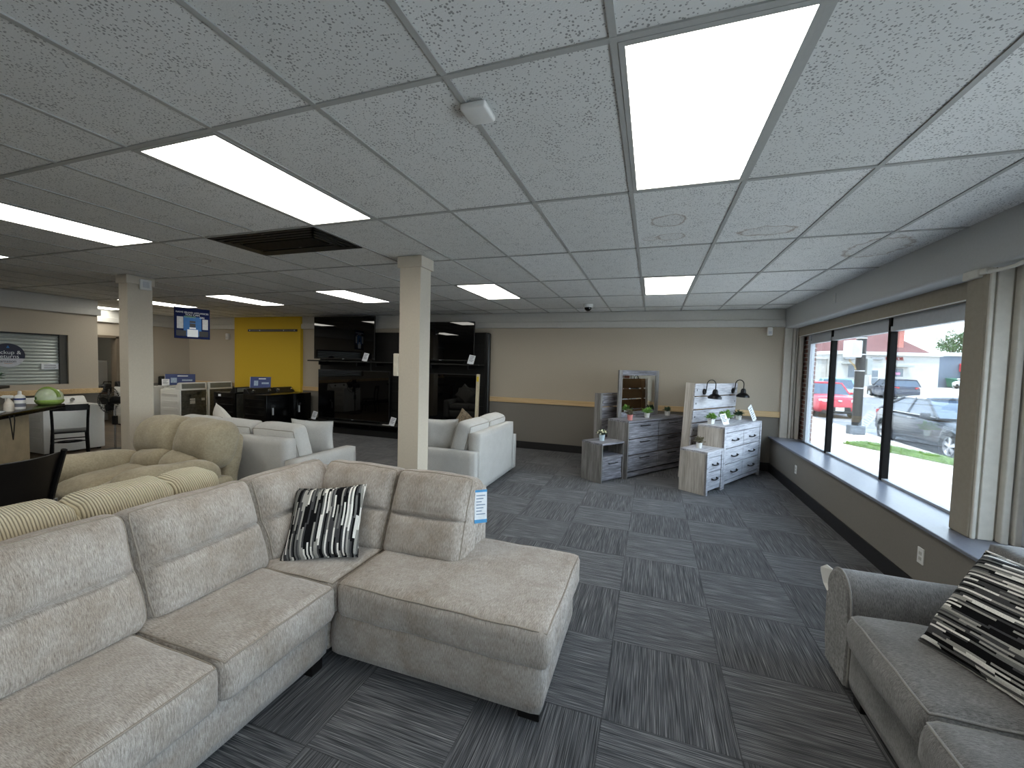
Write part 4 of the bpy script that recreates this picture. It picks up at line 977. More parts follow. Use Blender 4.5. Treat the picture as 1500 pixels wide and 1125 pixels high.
# bottles
t = thing('spray_bottle', 'white trigger spray bottle on the black counter', 'bottle', ct(1.03, -.12)); t.rotation_euler = (0, 0, .6)
bm = bmesh.new(); lathe(bm, [(0, 0), (.042, 0), (.046, .02), (.045, .09), (.03, .13), (.016, .15), (.016, .17), (0, .17)], 18); obj('bottle', bm, mat('milky_plastic', (206, 196, 182), .4), t, True)
bm = bmesh.new(); rbox(bm, -.06, .045, -.016, .016, .165, .205, .01); rbox(bm, -.035, -.024, -.008, .008, .115, .17, .003, 1); rbox(bm, -.075, -.055, -.01, .01, .175, .195, .003, 1); obj('trigger_head', bm, M_WHITE, t, True)
t = thing('cleaner_bottle', 'white round-shouldered cleaner bottle with blue label on the counter', 'bottle', ct(.72, -.16))
bm = bmesh.new(); lathe(bm, [(0, 0), (.05, 0), (.052, .01), (.052, .15), (.045, .175), (.02, .19), (.02, .2), (0, .2)], 20); obj('bottle', bm, M_WHITE, t, True)
bm = bmesh.new(); lathe(bm, [(.018, .198), (.018, .23), (.012, .24), (0, .24)], 14); obj('cap', bm, M_WHITE, t, True)
bm = bmesh.new(); lathe(bm, [(.053, .12), (.053, .145)], 20); obj('label_band', bm, M_SIGNB, t, True); bm = bmesh.new(); lathe(bm, [(.053, .03), (.053, .075)], 20); obj('label_print', bm, M_INK, t, True)
t = thing('paper_stack', 'white papers on the counter beside the blue canister', 'paper', ct(1.24, -.2)); obj('sheets', B((-.14, .14, -.1, .1, .0005, .012)), M_CARD, t); t.rotation_euler = (0, 0, -.6)
t = thing('canister', 'blue canister on the counter at the left edge', 'canister', ct(1.54, -.12)); bm = bmesh.new(); lathe(bm, [(0, .0), (.12, 0), (.125, .01), (.125, .30), (.12, .31), (0, .31)], 24); obj('body', bm, mat('canister_blue', (56, 78, 140), .4), t, True); bm = bmesh.new(); lathe(bm, [(.128, .27), (.128, .3), (.12, .312), (0, .312)], 24); obj('lid', bm, M_SIGNB, t, True)
t = thing('tray', 'dark tray lying on the blue canister, left edge', 'tray', ct(1.50, -.12, 1.2625)); obj('board', RB((-.2, .2, -.15, .15, 0, .025), r=.004), M_BLK, t); obj('rim', RB((-.2, .2, -.15, -.14, .02, .035), (-.2, .2, .14, .15, .02, .035), (-.2, -.19, -.14, .14, .02, .035), (.19, .2, -.14, .14, .02, .035), r=.003, seg=1), M_BLK, t); t.rotation_euler = (0, 0, -.7)
plant('green plant in a white square pot on the dark tray, left edge', tuple(ct(1.46, -.10, 1.2885)), M_POT, M_DKG, .10, 120, .05, ph=.085, pr=.075, square=True)
# black side chair beside the washer
def side_chair():
    t = thing('dining_chair', 'black metal chair standing before the white washer, past the counter', 'chair', (-8.93, 3.96, 0), R(-112))
    w = .20
    bm = bmesh.new(); rbox(bm, -.21, .21, -.21, .19, .43, .46, .015); obj('seat', bm, M_BLKM, t, True)
    for sx in (-1, 1):
        bm = bmesh.new(); tube(bm, [(sx*.19, -.18, .43), (sx*.21, -.22, 0)], .018, 8); obj('leg', bm, M_BLKM, t, True)
        bm = bmesh.new(); tube(bm, [(sx*.2, .24, 0), (sx*.19, .19, .42), (sx*.195, .20, .65), (sx*.205, .24, .88)], .018, 8); obj('leg', bm, M_BLKM, t, True)
    bm = bmesh.new(); pts = [(-.205+.41*k/8, .24+.05*math.sin(PI*k/8), .85) for k in range(9)]
    rings = [[bm.verts.new((x, y+dy, z+dz)) for dy, dz in ((-.01, -.05), (.01, -.05), (.01, .05), (-.01, .05))] for x, y, z in pts]
    for a, b in zip(rings, rings[1:]):
        for i in range(4): bm.faces.new((a[i], a[(i+1) % 4], b[(i+1) % 4], b[i]))
    bm.faces.new(rings[0]); bm.faces.new(rings[-1]); obj('back_rail', bm, M_BLKM, t)
    bm = bmesh.new()
    for s in (-1, 1): tube(bm, [(s*.2, -.2, .25), (s*.2, .215, .25)], .01, 6)
    for y in (-.2, .2): tube(bm, [(-.2, y, .30), (.2, y, .30)], .01, 6)
    obj('stretcher', bm, M_BLKM, t, True)
    bm = bmesh.new(); tube(bm, [(-.15*math.cos(a), -.02+.02*0-.15*math.sin(a)*.8, .27) for a in [R(q) for q in range(0, 360, 30)]], .009, 6, closed=True); obj('ring_brace', bm, M_BLKM, t, True)
side_chair()
# pedestal fan
t = thing('pedestal_fan', 'black pedestal fan by the doorway, left of the left pillar', 'fan', (-9.02, 4.60, 0), R(-60))
bm = bmesh.new(); lathe(bm, [(0, .03), (.16, .025), (.19, .0), (0, 0)], 24); obj('base', bm, M_BLK, t, True)
bm = bmesh.new(); tube(bm, [(0, 0, .02), (0, 0, .80)], .016, 10); obj('pole', bm, M_CHROME, t, True)
bm = bmesh.new(); rbox(bm, -.03, .03, -.03, .03, .46, .62, .008); obj('collar', bm, M_BLK, t)
HM = T((0, -.02, .90)) @ RX(PI/2)
bm = bmesh.new(); lathe(bm, [(0, -.14), (.06, -.13), (.075, -.06), (.07, 0), (0, 0)], 20, HM); obj('motor', bm, M_BLK, t, True)
cg = bmesh.new(); rr = .225
for k in range(28):
    a = 2*PI*k/28; tube(cg, [HM @ Vector((r*math.cos(a), r*math.sin(a), z)) for r, z in ((.05, .15), (.14, .14), (.21, .10), (rr, .06), (.21, .02), (.12, -.01), (.06, -.02))], .0022, 4)
for r, z in ((.14, .14), (rr, .06), (.14, -.005)): tube(cg, [HM @ Vector((r*math.cos(2*PI*k/32), r*math.sin(2*PI*k/32), z)) for k in range(32)], .005, 5, closed=True)
obj('cage', cg, M_BLKM, t, True)
for k in range(4):
    bm = bmesh.new(); a = k*PI/2; Q = HM @ RZ(a)
    v = [bm.verts.new(Q @ Vector(p)) for p in ((.03, -.02, .05), (.10, -.07, .035), (.19, -.06, .04), (.195, .05, .085), (.10, .06, .085), (.03, .02, .065))]; w = [bm.verts.new(Q @ Vector(p)) for p in ((.03, -.02, .053), (.10, -.07, .038), (.19, -.06, .043), (.195, .05, .088), (.10, .06, .088), (.03, .02, .068))]
    bm.faces.new(v); bm.faces.new(w[::-1])
    for i in range(6): bm.faces.new((v[i], v[(i+1) % 6], w[(i+1) % 6], w[i]))
    obj('blade', bm, M_BLK, t)
# black leather barrel chair at the left edge, faces -x
t = thing('armchair', 'black leather chair with curved back, cut by the left edge', 'chair', (-4.86, 1.66, 0), -PI/2)
M_LEATH = mat('black_leather', (22, 18, 16), .38, var=.15, scale=12)
bm = bmesh.new(); rings = []
N = 14
for k in range(N+1):
    a = -1+2*k/N; x = a*.30; y0 = .20-.07*a*a
    top = .90-.02*(1-a*a)
    col = []
    for z, lean in ((.50, .0), (.60, .02), (.72, .06), (.82, .10), (top, .14)):
        col.append((x*(1+.06*(z-.5)), y0+lean, z))
    rings.append([bm.verts.new(p) for p in col]+[bm.verts.new((p[0], p[1]+.03, p[2])) for p in col[::-1]])
for a, b in zip(rings, rings[1:]):
    for i in range(10): bm.faces.new((a[i], a[(i+1) % 10], b[(i+1) % 10], b[i]))
bm.faces.new(rings[0]); bm.faces.new(rings[-1]); obj('backrest', bm, M_LEATH, t, True, bevel=.006)
for s in (-1, 1):
    bm = bmesh.new(); tube(bm, [(s*.30, .27, 0), (s*.29, .15, .44), (s*.305, .18, .60), (s*.325, .30, .915)], [.02, .022, .024, .02], 8); obj('leg', bm, M_BLKM, t, True)
    bm = bmesh.new(); tube(bm, [(s*.27, -.27, 0), (s*.27, -.24, .44)], .02, 8); obj('leg', bm, M_BLKM, t, True)
soft('seat', .58, .54, .09, M_LEATH, t, T((0, -.03, .455)), r=.03, puff=(0, 0, .015), wr=.002, seed=120)
bm = bmesh.new(); tube(bm, [(-.28, .17, .49), (.28, .17, .49)], .016, 8); obj('back_rail', bm, M_BLKM, t, True)
obj('ferrule', RB((-.325, -.295, .15, .20, .47, .50), r=.006), M_CHROME, t)
# things seen through the doorway
t = thing('storage_cabinet', 'tall white cabinet in the room beyond the doorway', 'cabinet', (-13.62, 6.42, 0), PI/2)
obj('body', RB((-.22, .26, -.25, .25, 0, 1.54), r=.006), M_ENAMEL, t)
for k, (a, b) in enumerate(((.05, .78), (.80, 1.50))):
    d = obj('door', RB((-.21, .25, -.268, -.25, a, b), r=.004), M_ENAMEL, t); obj('handle', B((-.18, -.165, -.285, -.268, (a+b)/2-.06, (a+b)/2+.06)), M_INK, d)
t = thing('desk', 'brown desk in the room beyond the doorway', 'desk', (-13.05, 6.35, 0), PI/2)
M_BRN = mat('brown_laminate', (84, 62, 42), .6, var=.15)
obj('top', RB((-.45, .5, -.2, .22, .72, .75), r=.004), M_BRN, t)
for x in (-.45, .46): obj('side_panel', RB((x, x+.03, -.18, .2, 0, .72), r=.003), M_BRN, t)
t = thing('equipment_bag', 'black bag on the brown desk beyond the doorway', 'bag', (-13.02, 6.50, .762)); soft('body', .24, .3, .17, M_BLK, t, T((0, 0, .088)), r=.05, seed=130)
bm = bmesh.new(); tube(bm, [(0, -.1, .16), (0, -.07, .25), (0, .07, .25), (0, .1, .16)], .012, 6); obj('handle', bm, M_BLK, t, True)
t = thing('window_blind', 'grey blind on the far wall of the room beyond the doorway', 'blind', (-15.17, 7.0, 1.5), PI/2)
obj('fabric', B((-.5, .28, -.02, 0, .05, .95)), mat('blind_grey', (138, 142, 134), .8), t); obj('rail', RB((-.52, .3, -.03, .0, .0, .05), (-.52, .3, -.04, 0, .95, 1.02), r=.004), M_INK, t)

# ------------------------------------------------------------------ the street
M_WALK = mat('sidewalk_concrete', (188, 184, 178), .9, var=.06, scale=6); M_ASPH = mat('street_asphalt', (112, 114, 118), .9, var=.07, scale=2)
M_KERB = mat('kerb_concrete', (176, 172, 166), .9, var=.06)
struct('floor_street', B((2.4, 140, -40, 160, -.6, -.30)), M_ASPH)
struct('floor_front_walk', B((-40, 2.4, -40, -4.15, -.6, -.15)), M_WALK)
bm = bmesh.new()
for k in range(-8, 26): box(bm, 2.42, 6.36, k*1.6, k*1.6+1.588, -.45, -.15)
struct('floor_sidewalk', bm, M_WALK)
struct('trim_18', RB((6.37, 6.55, -20, 60, -.5, -.145), r=.02), M_KERB)
struct('wall_right_outside', B((2.34, 2.42, -4, BY, -.4, .60)), M_BRICK)
# planted grass strip
poly = [(4.9, 13.15), (5.55, 13.5), (5.85, 13.0), (6.33, 12.0), (6.34, 11.05), (6.05, 11.0), (5.6, 11.95), (5.25, 12.45)]
bm = bmesh.new(); prism(bm, poly, -.149, -.125, 'z')
struct('floor_turf', bm, mat('turf_green', (88, 112, 50), .95, var=.25, scale=8))
def inside(x, y):
    c = False; n = len(poly)
    for i in range(n):
        (a, b), (p, q) = poly[i], poly[i-1]
        if (b > y) != (q > y) and x < (p-a)*(y-b)/(q-b)+a: c = not c
    return c
bm = bmesh.new(); rnd = random.Random(11); k = 0
while k < 4200:
    x, y = rnd.uniform(4.85, 6.35), rnd.uniform(11, 13.5)
    if not inside(x, y): continue
    k += 1; a = rnd.uniform(0, PI); h = rnd.uniform(.04, .09); dx, dy = math.cos(a)*.008, math.sin(a)*.008
    bm.faces.new([bm.verts.new(p) for p in ((x-dx, y-dy, -.126), (x+dx, y+dy, -.126), (x+rnd.uniform(-.03, .03), y+rnd.uniform(-.03, .03), -.126+h))])
tag(obj('grass', bm, mat('grass_green', (108, 140, 62), .9, var=.3, scale=5)), 'green grass strip between the sidewalk and the parked grey car', 'grass', kind='stuff')
# pole with boxes
EX = RZ(math.atan2(ri.y, ri.x))     # street-front frame: x along the far shop fronts, y away
def ex(x, y, z=0): return EX @ Vector((x, y, z))
p0 = ex(10.70, 12.65, -.15)
t = thing('utility_pole', 'dark street pole on a concrete block outside the window', 'pole', p0, math.atan2(ri.y, ri.x))
M_POLE = mat('pole_dark', (30, 31, 34), .6, .1, var=.15); M_BAND = mat('pole_band', (196, 198, 202), .4, .6)
bm = bmesh.new(); tube(bm, [(0, 0, .25), (0, 0, 5.2)], .125, 12); obj('shaft', bm, M_POLE, t, True)
obj('base_block', RB((-.20, .18, -.15, .15, 0, .28), r=.02), mat('block_grey', (96, 104, 112), .8, var=.12, scale=12), t)
for z in (1.42, 1.95, 2.45, 2.95):
    bm = bmesh.new(); tube(bm, [(0, 0, z), (0, 0, z+.03)], .132, 12); obj('band', bm, M_BAND, t, True)
b = obj('signal_box', RB((-.52, -.13, -.20, .05, 2.37, 2.88), r=.02), mat('signal_box_grey', (206, 208, 206), .5, var=.03), t); obj('box_window', B((-.44, -.20, -.205, -.198, 2.43, 2.82)), mat('box_window_grey', (176, 182, 190), .3, var=.1, scale=8), b)
obj('meter_box', RB((.14, .30, -.1, .1, 1.85, 2.35), r=.01), mat('meter_grey', (150, 156, 156), .5), t)
bm = bmesh.new(); tube(bm, [(-.33, 0, 2.32), (-.33, 0, 2.26), (-.2, 0, 2.15), (-.11, 0, 2.0)], .02, 6); obj('conduit', bm, mat('conduit_tan', (170, 146, 104), .5), t, True)

# --- cars (local: front -y, wheels on z=0)
M_CGLASS = mat('car_glass', (52, 66, 84), .08, var=.15, scale=3, spec=.9); M_TYRE = mat('tyre', (24, 24, 25), .85); M_RIM = mat('alloy_rim', (198, 200, 204), .3, .7, var=.05); M_LAMP = mat('lamp_clear', (216, 220, 224), .15); M_TAIL = mat('lamp_red', (170, 36, 40), .25); M_PLATE = mat('plate_white', (226, 228, 230), .5)
def car(label, loc, rz, paint, Ln, Wd, H, suv, cat='car', name='car', chrome=True):
    t = thing(name, label, cat, loc, rz)
    hl, hw = Ln/2, Wd/2; wr_ = .335 if not suv else .36
    zb = .17 if not suv else .22; belt = H*.64 if suv else H*.655; hood = H*.56 if not suv else H*.62
    if suv: st = [(-1, .42, .50, .62), (-.97, .26, hood-.12, .86), (-.90, zb, hood-.05, .95), (-.62, zb, hood+.02, .99), (-.36, zb, belt-.02, 1), (0, zb, belt, 1), (.45, zb, belt+.02, 1), (.86, zb, belt+.03, .97), (.96, .28, belt+.0, .93), (1, .42, belt-.18, .85)]
    else: st = [(-1, .36, .50, .60), (-.97, .24, hood-.16, .82), (-.88, zb, hood-.07, .93), (-.62, zb, hood+.0, .98), (-.36, zb, belt-.04, 1), (0, zb, belt, 1), (.45, zb, belt+.02, 1), (.72, zb, belt+.05, .97), (.94, .25, belt+.03, .90), (1, .42, belt-.14, .78)]
    bm = bmesh.new(); rings = []
    for (u, z0, z1, k) in st:
        w = hw*k; y = u*hl; zm = z0+(z1-z0)*.55
        half = [(w*.90, z0), (w*.985, z0+(z1-z0)*.15), (w, zm), (w*.975, zm+(z1-zm)*.55), (w*.90, z1), (w*.5, z1+.025), (0, z1+.035)]
        P = half+[(-a, b) for a, b in half[-2::-1]]+[(-w*.5, z0), (w*.5, z0)]
        rings.append([bm.verts.new((a, y, b)) for a, b in P])
    n = len(rings[0])
    for A, Bq in zip(rings, rings[1:]):
        for i in range(n): bm.faces.new((A[i], A[(i+1) % n], Bq[(i+1) % n], Bq[i]))
    bm.faces.new(rings[0]); bm.faces.new(rings[-1][::-1]); body = obj('body', bm, paint, t, True)
    m = body.modifiers.new('s', 'SUBSURF'); m.levels = 1; m.render_levels = 1
    # greenhouse
    if suv: yb0, yr0, yr1, yb1 = -.40*hl, -.12*hl, .80*hl, .95*hl
    else: yb0, yr0, yr1, yb1 = -.36*hl, .0*hl, .42*hl, .80*hl
    wb, wt = hw*.91, hw*.68 if not suv else hw*.76; zt = H-.05
    def side(u, zf, s):      # u 0..1 along belt, zf 0..1 up
        y0 = yb0+(yb1-yb0)*u; y1 = yr0+(yr1-yr0)*u; return (s*(wb+(wt-wb)*zf), y0+(y1-y0)*zf, belt+.01+(zt-belt)*zf)
    us = [k/8 for k in range(9)]
    bm = bmesh.new(); L_ = {s: [[bm.verts.new(side(u, z, s)) for u in us] for z in (0, .5, 1)] for s in (-1, 1)}
    for s in (-1, 1):
        for a in range(2):
            for i in range(8): bm.faces.new((L_[s][a][i], L_[s][a][i+1], L_[s][a+1][i+1], L_[s][a+1][i]))
    for a in range(2):
        for i in (0, 8): bm.faces.new((L_[-1][a][i], L_[1][a][i], L_[1][a+1][i], L_[-1][a+1][i]))
    for i in range(8): bm.faces.new((L_[-1][2][i], L_[1][2][i], L_[1][2][i+1], L_[-1][2][i+1]))
    obj('windows', bm, M_CGLASS, t, True)
    bm = bmesh.new(); rg = []
    for u in [-.06]+us+[1.05]:
        a = side(min(max(u, 0), 1), 1, 1); y = a[1]+(-.05 if u < 0 else (.06 if u > 1 else 0)); z = a[2]-(.03 if (u < 0 or u > 1) else 0)
        rg.append([bm.verts.new((x*a[0], y, z+dz)) for x, dz in ((-1.06, -.05), (-1.02, .0), (-.8, .03), (-.4, .045), (0, .05), (.4, .045), (.8, .03), (1.02, 0), (1.06, -.05), (0, -.03))])
    for A, Bq in zip(rg, rg[1:]):
        for i in range(10): bm.faces.new((A[i], A[(i+1) % 10], Bq[(i+1) % 10], Bq[i]))
    bm.faces.new(rg[0]); bm.faces.new(rg[-1][::-1]); obj('roof', bm, paint, t, True)
    bm = bmesh.new()
    for s in (-1, 1):
        for u in (0, .47, 1) if not suv else (0, .42, .76, 1):
            tube(bm, [side(u, z, s*1.012) for z in (0, .5, 1)], .035 if u in (0, 1) else .025, 6)
    obj('pillar', bm, paint, t, True)
    bm = bmesh.new()
    for s in (-1, 1):
        tube(bm, [(s*(wb+.012), yb0+(yb1-yb0)*u, belt+.015) for u in us], .012, 5)
        tube(bm, [tuple(Vector(side(u, .97, s*1.02))) for u in us], .01, 5)
    obj('window_trim', bm, M_BAND if chrome else M_BLK, t, True)
    # wheels
    for sy, yy in ((-1, -hl+.93), (1, hl-.98)):
        for s in (-1, 1):
            Q = T((s*(hw-.10), yy, wr_)) @ RY(s*PI/2)
            bm = bmesh.new(); lathe(bm, [(wr_*.66, .115), (wr_*.9, .118), (wr_, .09), (wr_, -.09), (wr_*.66, -.1)], 28, Q); w = obj('wheel', bm, M_TYRE, t, True)
            bm = bmesh.new(); lathe(bm, [(wr_*.68, .115), (wr_*.68, .06), (wr_*.60, .05)], 28, Q)
            for q in range(10):
                a = 2*PI*(q//2)/5+(.13 if q % 2 else -.13)
                v = [Q @ Vector((r*math.cos(a)-o*math.sin(a), r*math.sin(a)+o*math.cos(a), z)) for r, o, z in ((.03, -.02, .10), (wr_*.67, -.022, .09), (.03, .02, .10), (wr_*.67, .022, .09), (.03, -.02, .07), (wr_*.67, -.022, .06), (.03, .02, .07), (wr_*.67, .022, .06))]
                hexa(bm, v)
            lathe(bm, [(0, .105), (.05, .10), (.055, .07)], 12, Q); obj('rim', bm, M_RIM, w, True)
            bm = bmesh.new(); lathe(bm, [(0, .03), (wr_*.67, .03)], 24, Q); obj('brake_disc', bm, M_BLKM, w)
            bm = bmesh.new(); lathe(bm, [(wr_*1.0, .075), (wr_*1.13, .112), (wr_*1.16, .105), (wr_*1.16, .0), (wr_*1.0, 0)], 28, Q)
            obj('wheel_arch', bm, M_BLK if suv else paint, t, True)
    # lamps, plates, mirrors, bumpers
    for s in (-1, 1):
        bm = bmesh.new(); rbox(bm, -.17, .17, -.05, .07, -.065, .065, .03); obj('headlight', bm, M_LAMP, t, True, T((s*hw*.66, -hl*.955, hood-.20)) @ RZ(s*.45))
        bm = bmesh.new(); rbox(bm, -.17, .17, -.06, .05, -.07, .07, .03); obj('tail_light', bm, M_TAIL, t, True, T((s*hw*.68, hl*.955, belt-.10)) @ RZ(-s*.45))
        bm = bmesh.new(); rbox(bm, -.10, .10, -.05, .05, -.06, .06, .03); obj('mirror', bm, paint, t, True, T((s*(hw+.06), -.26*hl, belt+.06)))
        for y in (-.02, .36): obj('door_handle', RB((-.012, .012, -.09, .09, -.014, .014), r=.006), M_BAND if chrome else paint, t, M=T((s*(hw*.985), y*hl+.25, belt-.09)))
    obj('grille', RB((-hw*.45, hw*.45, -hl-.005, -hl*.93, .34, .52), r=.02), M_BLK, t)
    obj('badge', RB((-.07, .07, -hl*.995-.03, -hl*.96, hood-.24, hood-.17), r=.015), M_BAND, t)
    for y, z in ((-hl-.012, .42), (hl*.985, belt-.36 if suv else .62)): obj('licence_plate', RB((-.16, .16, y-.008, y+.02, z-.08, z+.08), r=.004), M_PLATE, t)
    obj('bumper', RB((-hw*.80, hw*.80, hl*.90, hl*1.005, .30, .48), r=.04), M_BLK if suv else paint, t, True)
    obj('bumper', RB((-hw*.72, hw*.72, -hl*1.0, -hl*.90, .22, .36), r=.04), M_BLK, t, True)
    return t
P_GREY = mat('car_paint_graphite', (44, 48, 55), .25, .2, var=.03, spec=.8); P_RED = mat('car_paint_red', (176, 40, 58), .25, .1, var=.03, spec=.8)
P_BLUE = mat('car_paint_midnight', (24, 32, 52), .2, .1, var=.03, spec=.8); P_TEAL = mat('car_paint_pale_teal', (120, 160, 166), .3, .2, var=.03, spec=.7); P_WHT = mat('car_paint_white', (224, 226, 228), .3, var=.02, spec=.7)
car('graphite grey sedan parked right outside the window', (7.74, 14.13, -.30), 0, P_GREY, 4.86, 1.86, 1.44, False)
car('red crossover parked facing the viewer behind the street pole', (8.0, 24.2, -.30), 0, P_RED, 4.4, 1.82, 1.60, True, chrome=False)
car('pale teal crossover behind the red one, near the far shops', (11.2, 31.5, -.30), R(-14), P_TEAL, 4.5, 1.85, 1.72, True, chrome=False)
car('midnight blue crossover across the street, seen from its rear', (19.6, 44.0, -.30), PI, P_BLUE, 4.7, 1.95, 1.70, True)
v = ex(48.3, 42.9, 0); car('white car far right beside the green dumpster', (v.x, v.y, .46), R(-53), P_WHT, 4.4, 1.8, 1.45, False)

# --- far shop fronts (their own frame: x along the fronts, y away)
def shop(name, label, cat='building'):
    t = thing(name, label, cat); t.matrix_world = EX; return t
M_STUC = mat('white_stucco', (169, 168, 165), .9, var=.04, scale=2); M_ROOFR = mat('red_shingle', (101, 67, 67), .9, var=.2, scale=3, k=(1, 1, 3)); M_CHIM = brick_mat('chimney_brick', (153, 72, 60), (160, 72, 60), (200, 170, 160), .6)
M_SHOPG = mat('shop_glass', (89, 100, 112), .15, var=.2, scale=1.5); M_TRIMW = mat('trim_white', (179, 179, 177), .7)
bm = bmesh.new()
bm_ = bmesh.new(); hexa(bm_, [(30, 36, -.29), (90, 36, -.29), (30, 41, .45), (90, 41, .45), (30, 36, -.28), (90, 36, -.28), (30, 41, .46), (90, 41, .46)]); box(bm_, 30, 90, 41, 75, .2, .46); bm.free()
o = struct('floor_far_sidewalk', bm_, M_WALK); o.matrix_world = EX
t = shop('liquor_store', 'white liquor store with red shingle roof across the street')
obj('wall', B((32.9, 43.6, 42, 54, .3, 3.7)), M_STUC, t); obj('cornice', B((32.8, 43.75, 41.8, 54.1, 3.7, 4.05)), M_TRIMW, t)
bm = bmesh.new(); v = [bm.verts.new(p) for p in ((34.6, 42.6, 4.05), (43.4, 42.6, 4.05), (43.4, 52, 4.05), (34.6, 52, 4.05), (36.6, 47.3, 6.9), (42.0, 47.3, 6.9))]
for f in ((0, 1, 5, 4), (1, 2, 5), (2, 3, 4, 5), (3, 0, 4), (0, 3, 2, 1)): bm.faces.new([v[i] for i in f])
obj('roof', bm, M_ROOFR, t); ch = obj('chimney', B((40.5, 41.35, 43.6, 44.5, 4.4, 6.45)), M_CHIM, t); obj('chimney_cap', B((40.42, 41.43, 43.5, 44.6, 6.45, 6.58)), M_CHIM, ch)
for a, b, z0, z1 in ((34.2, 35.2, 1.3, 2.65), (38.85, 39.95, 1.5, 2.45)):
    w = obj('window', B((a, b, 41.93, 42.02, z0, z1)), M_TRIMW, t); obj('pane', B((a+.07, b-.07, 41.9, 41.95, z0+.07, z1-.07)), M_SHOPG, w)
d = obj('door', B((36.5, 37.55, 41.93, 42.02, .46, 2.35)), M_TRIMW, t); obj('pane', B((36.72, 37.33, 41.9, 41.95, .75, 1.35), (36.72, 37.33, 41.9, 41.95, 1.45, 2.15)), M_SHOPG, d)
obj('awning', RB((33.6, 35.9, 41.3, 42, 2.72, 2.86), (38.7, 40.45, 41.3, 42, 2.55, 2.78), r=.03), mat('awning_grey', (146, 150, 148), .7), t)
obj('sign_lamp', RB((33.75, 34.85, 41.75, 41.95, 3.17, 3.42), (36.5, 37.65, 41.75, 41.95, 3.22, 3.45), r=.06), mat('lamp_tube_grey', (129, 131, 134), .5), t)
text('lettering', 'LIQUOR', .50, mat('sign_red', (129, 17, 26), .6), t, T((38.95, 41.94, 3.38)) @ FRONT, .03)
obj('neon_sign', B((39.0, 39.55, 41.87, 41.89, 1.75, 2.0)), mat('sign_pink', (194, 129, 163), .5), t)
t = shop('shop_building', 'low white and stone shop wing left of the liquor store')
obj('wall', B((29.5, 32.85, 43, 54, .3, 3.2)), M_STUC, t); obj('cornice', B((29.4, 32.85, 42.85, 54, 3.2, 3.4)), M_TRIMW, t)
t = shop('blue_grey_store', 'blue-grey store front with stone base at the far left of the window')
obj('wall', B((32, 39, 55, 66, 2.2, 4.6)), mat('blue_grey_siding', (72, 84, 100), .8, var=.1, scale=4), t); obj('base', B((32, 39.1, 54.9, 66, .3, 2.0)), mat('stone_tan', (151, 134, 115), .9, var=.2, scale=6), t); obj('sill_band', B((31.9, 39.1, 54.8, 66, 2.0, 2.25)), M_TRIMW, t)
t = shop('red_building', 'red upper storey of a building behind the blue-grey store')
obj('wall', B((36, 45.2, 68, 78, .3, 7.3)), mat('red_siding', (138, 57, 57), .85, var=.06), t); obj('parapet', B((35.8, 45.4, 67.8, 78, 7.3, 7.5)), M_INK, t); obj('vent_panel', B((40, 42.2, 67.9, 68.02, 5.2, 5.8)), M_INK, t)
t = shop('grey_building', 'grey-blue building with white parapet and red awning at the right')
obj('wall', B((47.6, 62, 46, 56, .3, 4.0)), mat('grey_blue_block', (96, 107, 122), .85, var=.05, scale=3), t); obj('parapet', B((47.4, 62.1, 45.85, 56, 4.0, 4.42)), M_TRIMW, t)
bm = bmesh.new(); prism(bm, [(45.9, 3.2), (45.9, 2.3), (44.9, 2.25), (44.9, 2.55)], 49.9, 54, 'x'); obj('awning', bm, mat('awning_red', (177, 48, 60), .6), t)
obj('door', B((50.4, 51.6, 45.93, 46, .46, 2.3)), M_SHOPG, t)
t = shop('dumpster', 'green dumpster by the grey-blue building', 'dumpster')
M_DUMP = mat('dumpster_green', (48, 103, 83), .6, var=.1)
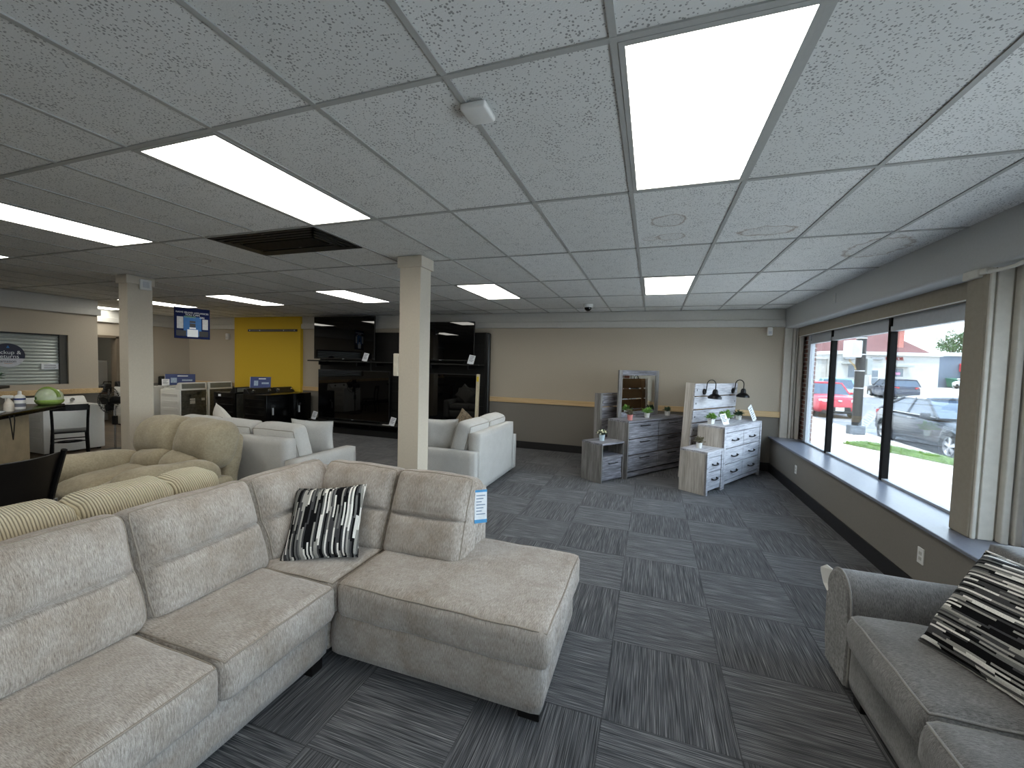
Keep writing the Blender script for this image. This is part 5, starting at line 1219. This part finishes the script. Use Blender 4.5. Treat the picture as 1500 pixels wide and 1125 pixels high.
bm = bmesh.new(); hexa(bm, [(48.5, 44.9, .6), (50.2, 44.9, .6), (48.5, 45.7, .6), (50.2, 45.7, .6), (48.3, 44.7, 1.35), (50.4, 44.7, 1.35), (48.3, 45.75, 1.5), (50.4, 45.75, 1.5)]); obj('bin', bm, M_DUMP, t)
bm = bmesh.new(); hexa(bm, [(48.28, 44.66, 1.35), (50.42, 44.66, 1.35), (48.28, 45.78, 1.5), (50.42, 45.78, 1.5), (48.28, 44.66, 1.4), (50.42, 44.66, 1.4), (48.28, 45.78, 1.56), (50.42, 45.78, 1.56)]); obj('lid', bm, M_DUMP, t)
obj('wheel', B((48.6, 48.75, 44.9, 45.05, .46, .6), (49.95, 50.1, 44.9, 45.05, .46, .6)), M_BLK, t)
def tree(label, x, y, z0, zc, rad, n, seed):
    t = thing('tree', label, 'tree', ex(x, y, 0)); rnd = random.Random(seed)
    bm = bmesh.new(); tube(bm, [(0, 0, z0), (.1, 0, zc*.6), (0, .1, zc)], [.28, .2, .1], 8)
    for k in range(6):
        a = k*1.05; tube(bm, [(0, 0, zc*.62+.2*k), (math.cos(a)*rad*.5, math.sin(a)*rad*.5, zc+.2*k-.4), (math.cos(a)*rad*.8, math.sin(a)*rad*.8, zc+.3*k-.2)], [.1, .06, .03], 5)
    obj('trunk', bm, mat('bark', (83, 69, 57), .9, var=.2), t, True); bm = bmesh.new()
    cl = [(Vector((rnd.uniform(-.7, .7)*rad, rnd.uniform(-.7, .7)*rad, rnd.uniform(-.5, .75)*rad+zc)), rad*rnd.uniform(.3, .5)) for _ in range(16)]
    for i in range(n):
        c, r = rnd.choice(cl); d = Vector((rnd.gauss(0, 1), rnd.gauss(0, 1), rnd.gauss(0, 1))).normalized(); leaf(bm, c+d*r*rnd.uniform(.6, 1), d+Vector((rnd.uniform(-1, 1), rnd.uniform(-1, 1), rnd.uniform(-1, .5))), rad*.14, rad*.05)
    obj('foliage', bm, mat('tree_green', (72, 103, 60), .8, var=.25, scale=1.5), t)
tree('green tree rising behind the grey-blue building', 64.2, 60, .3, 6.4, 1.75, 2600, 5)
tree('distant tree top between the liquor store and the grey-blue building', 60.5, 66, .3, 4.4, 1.1, 700, 9)
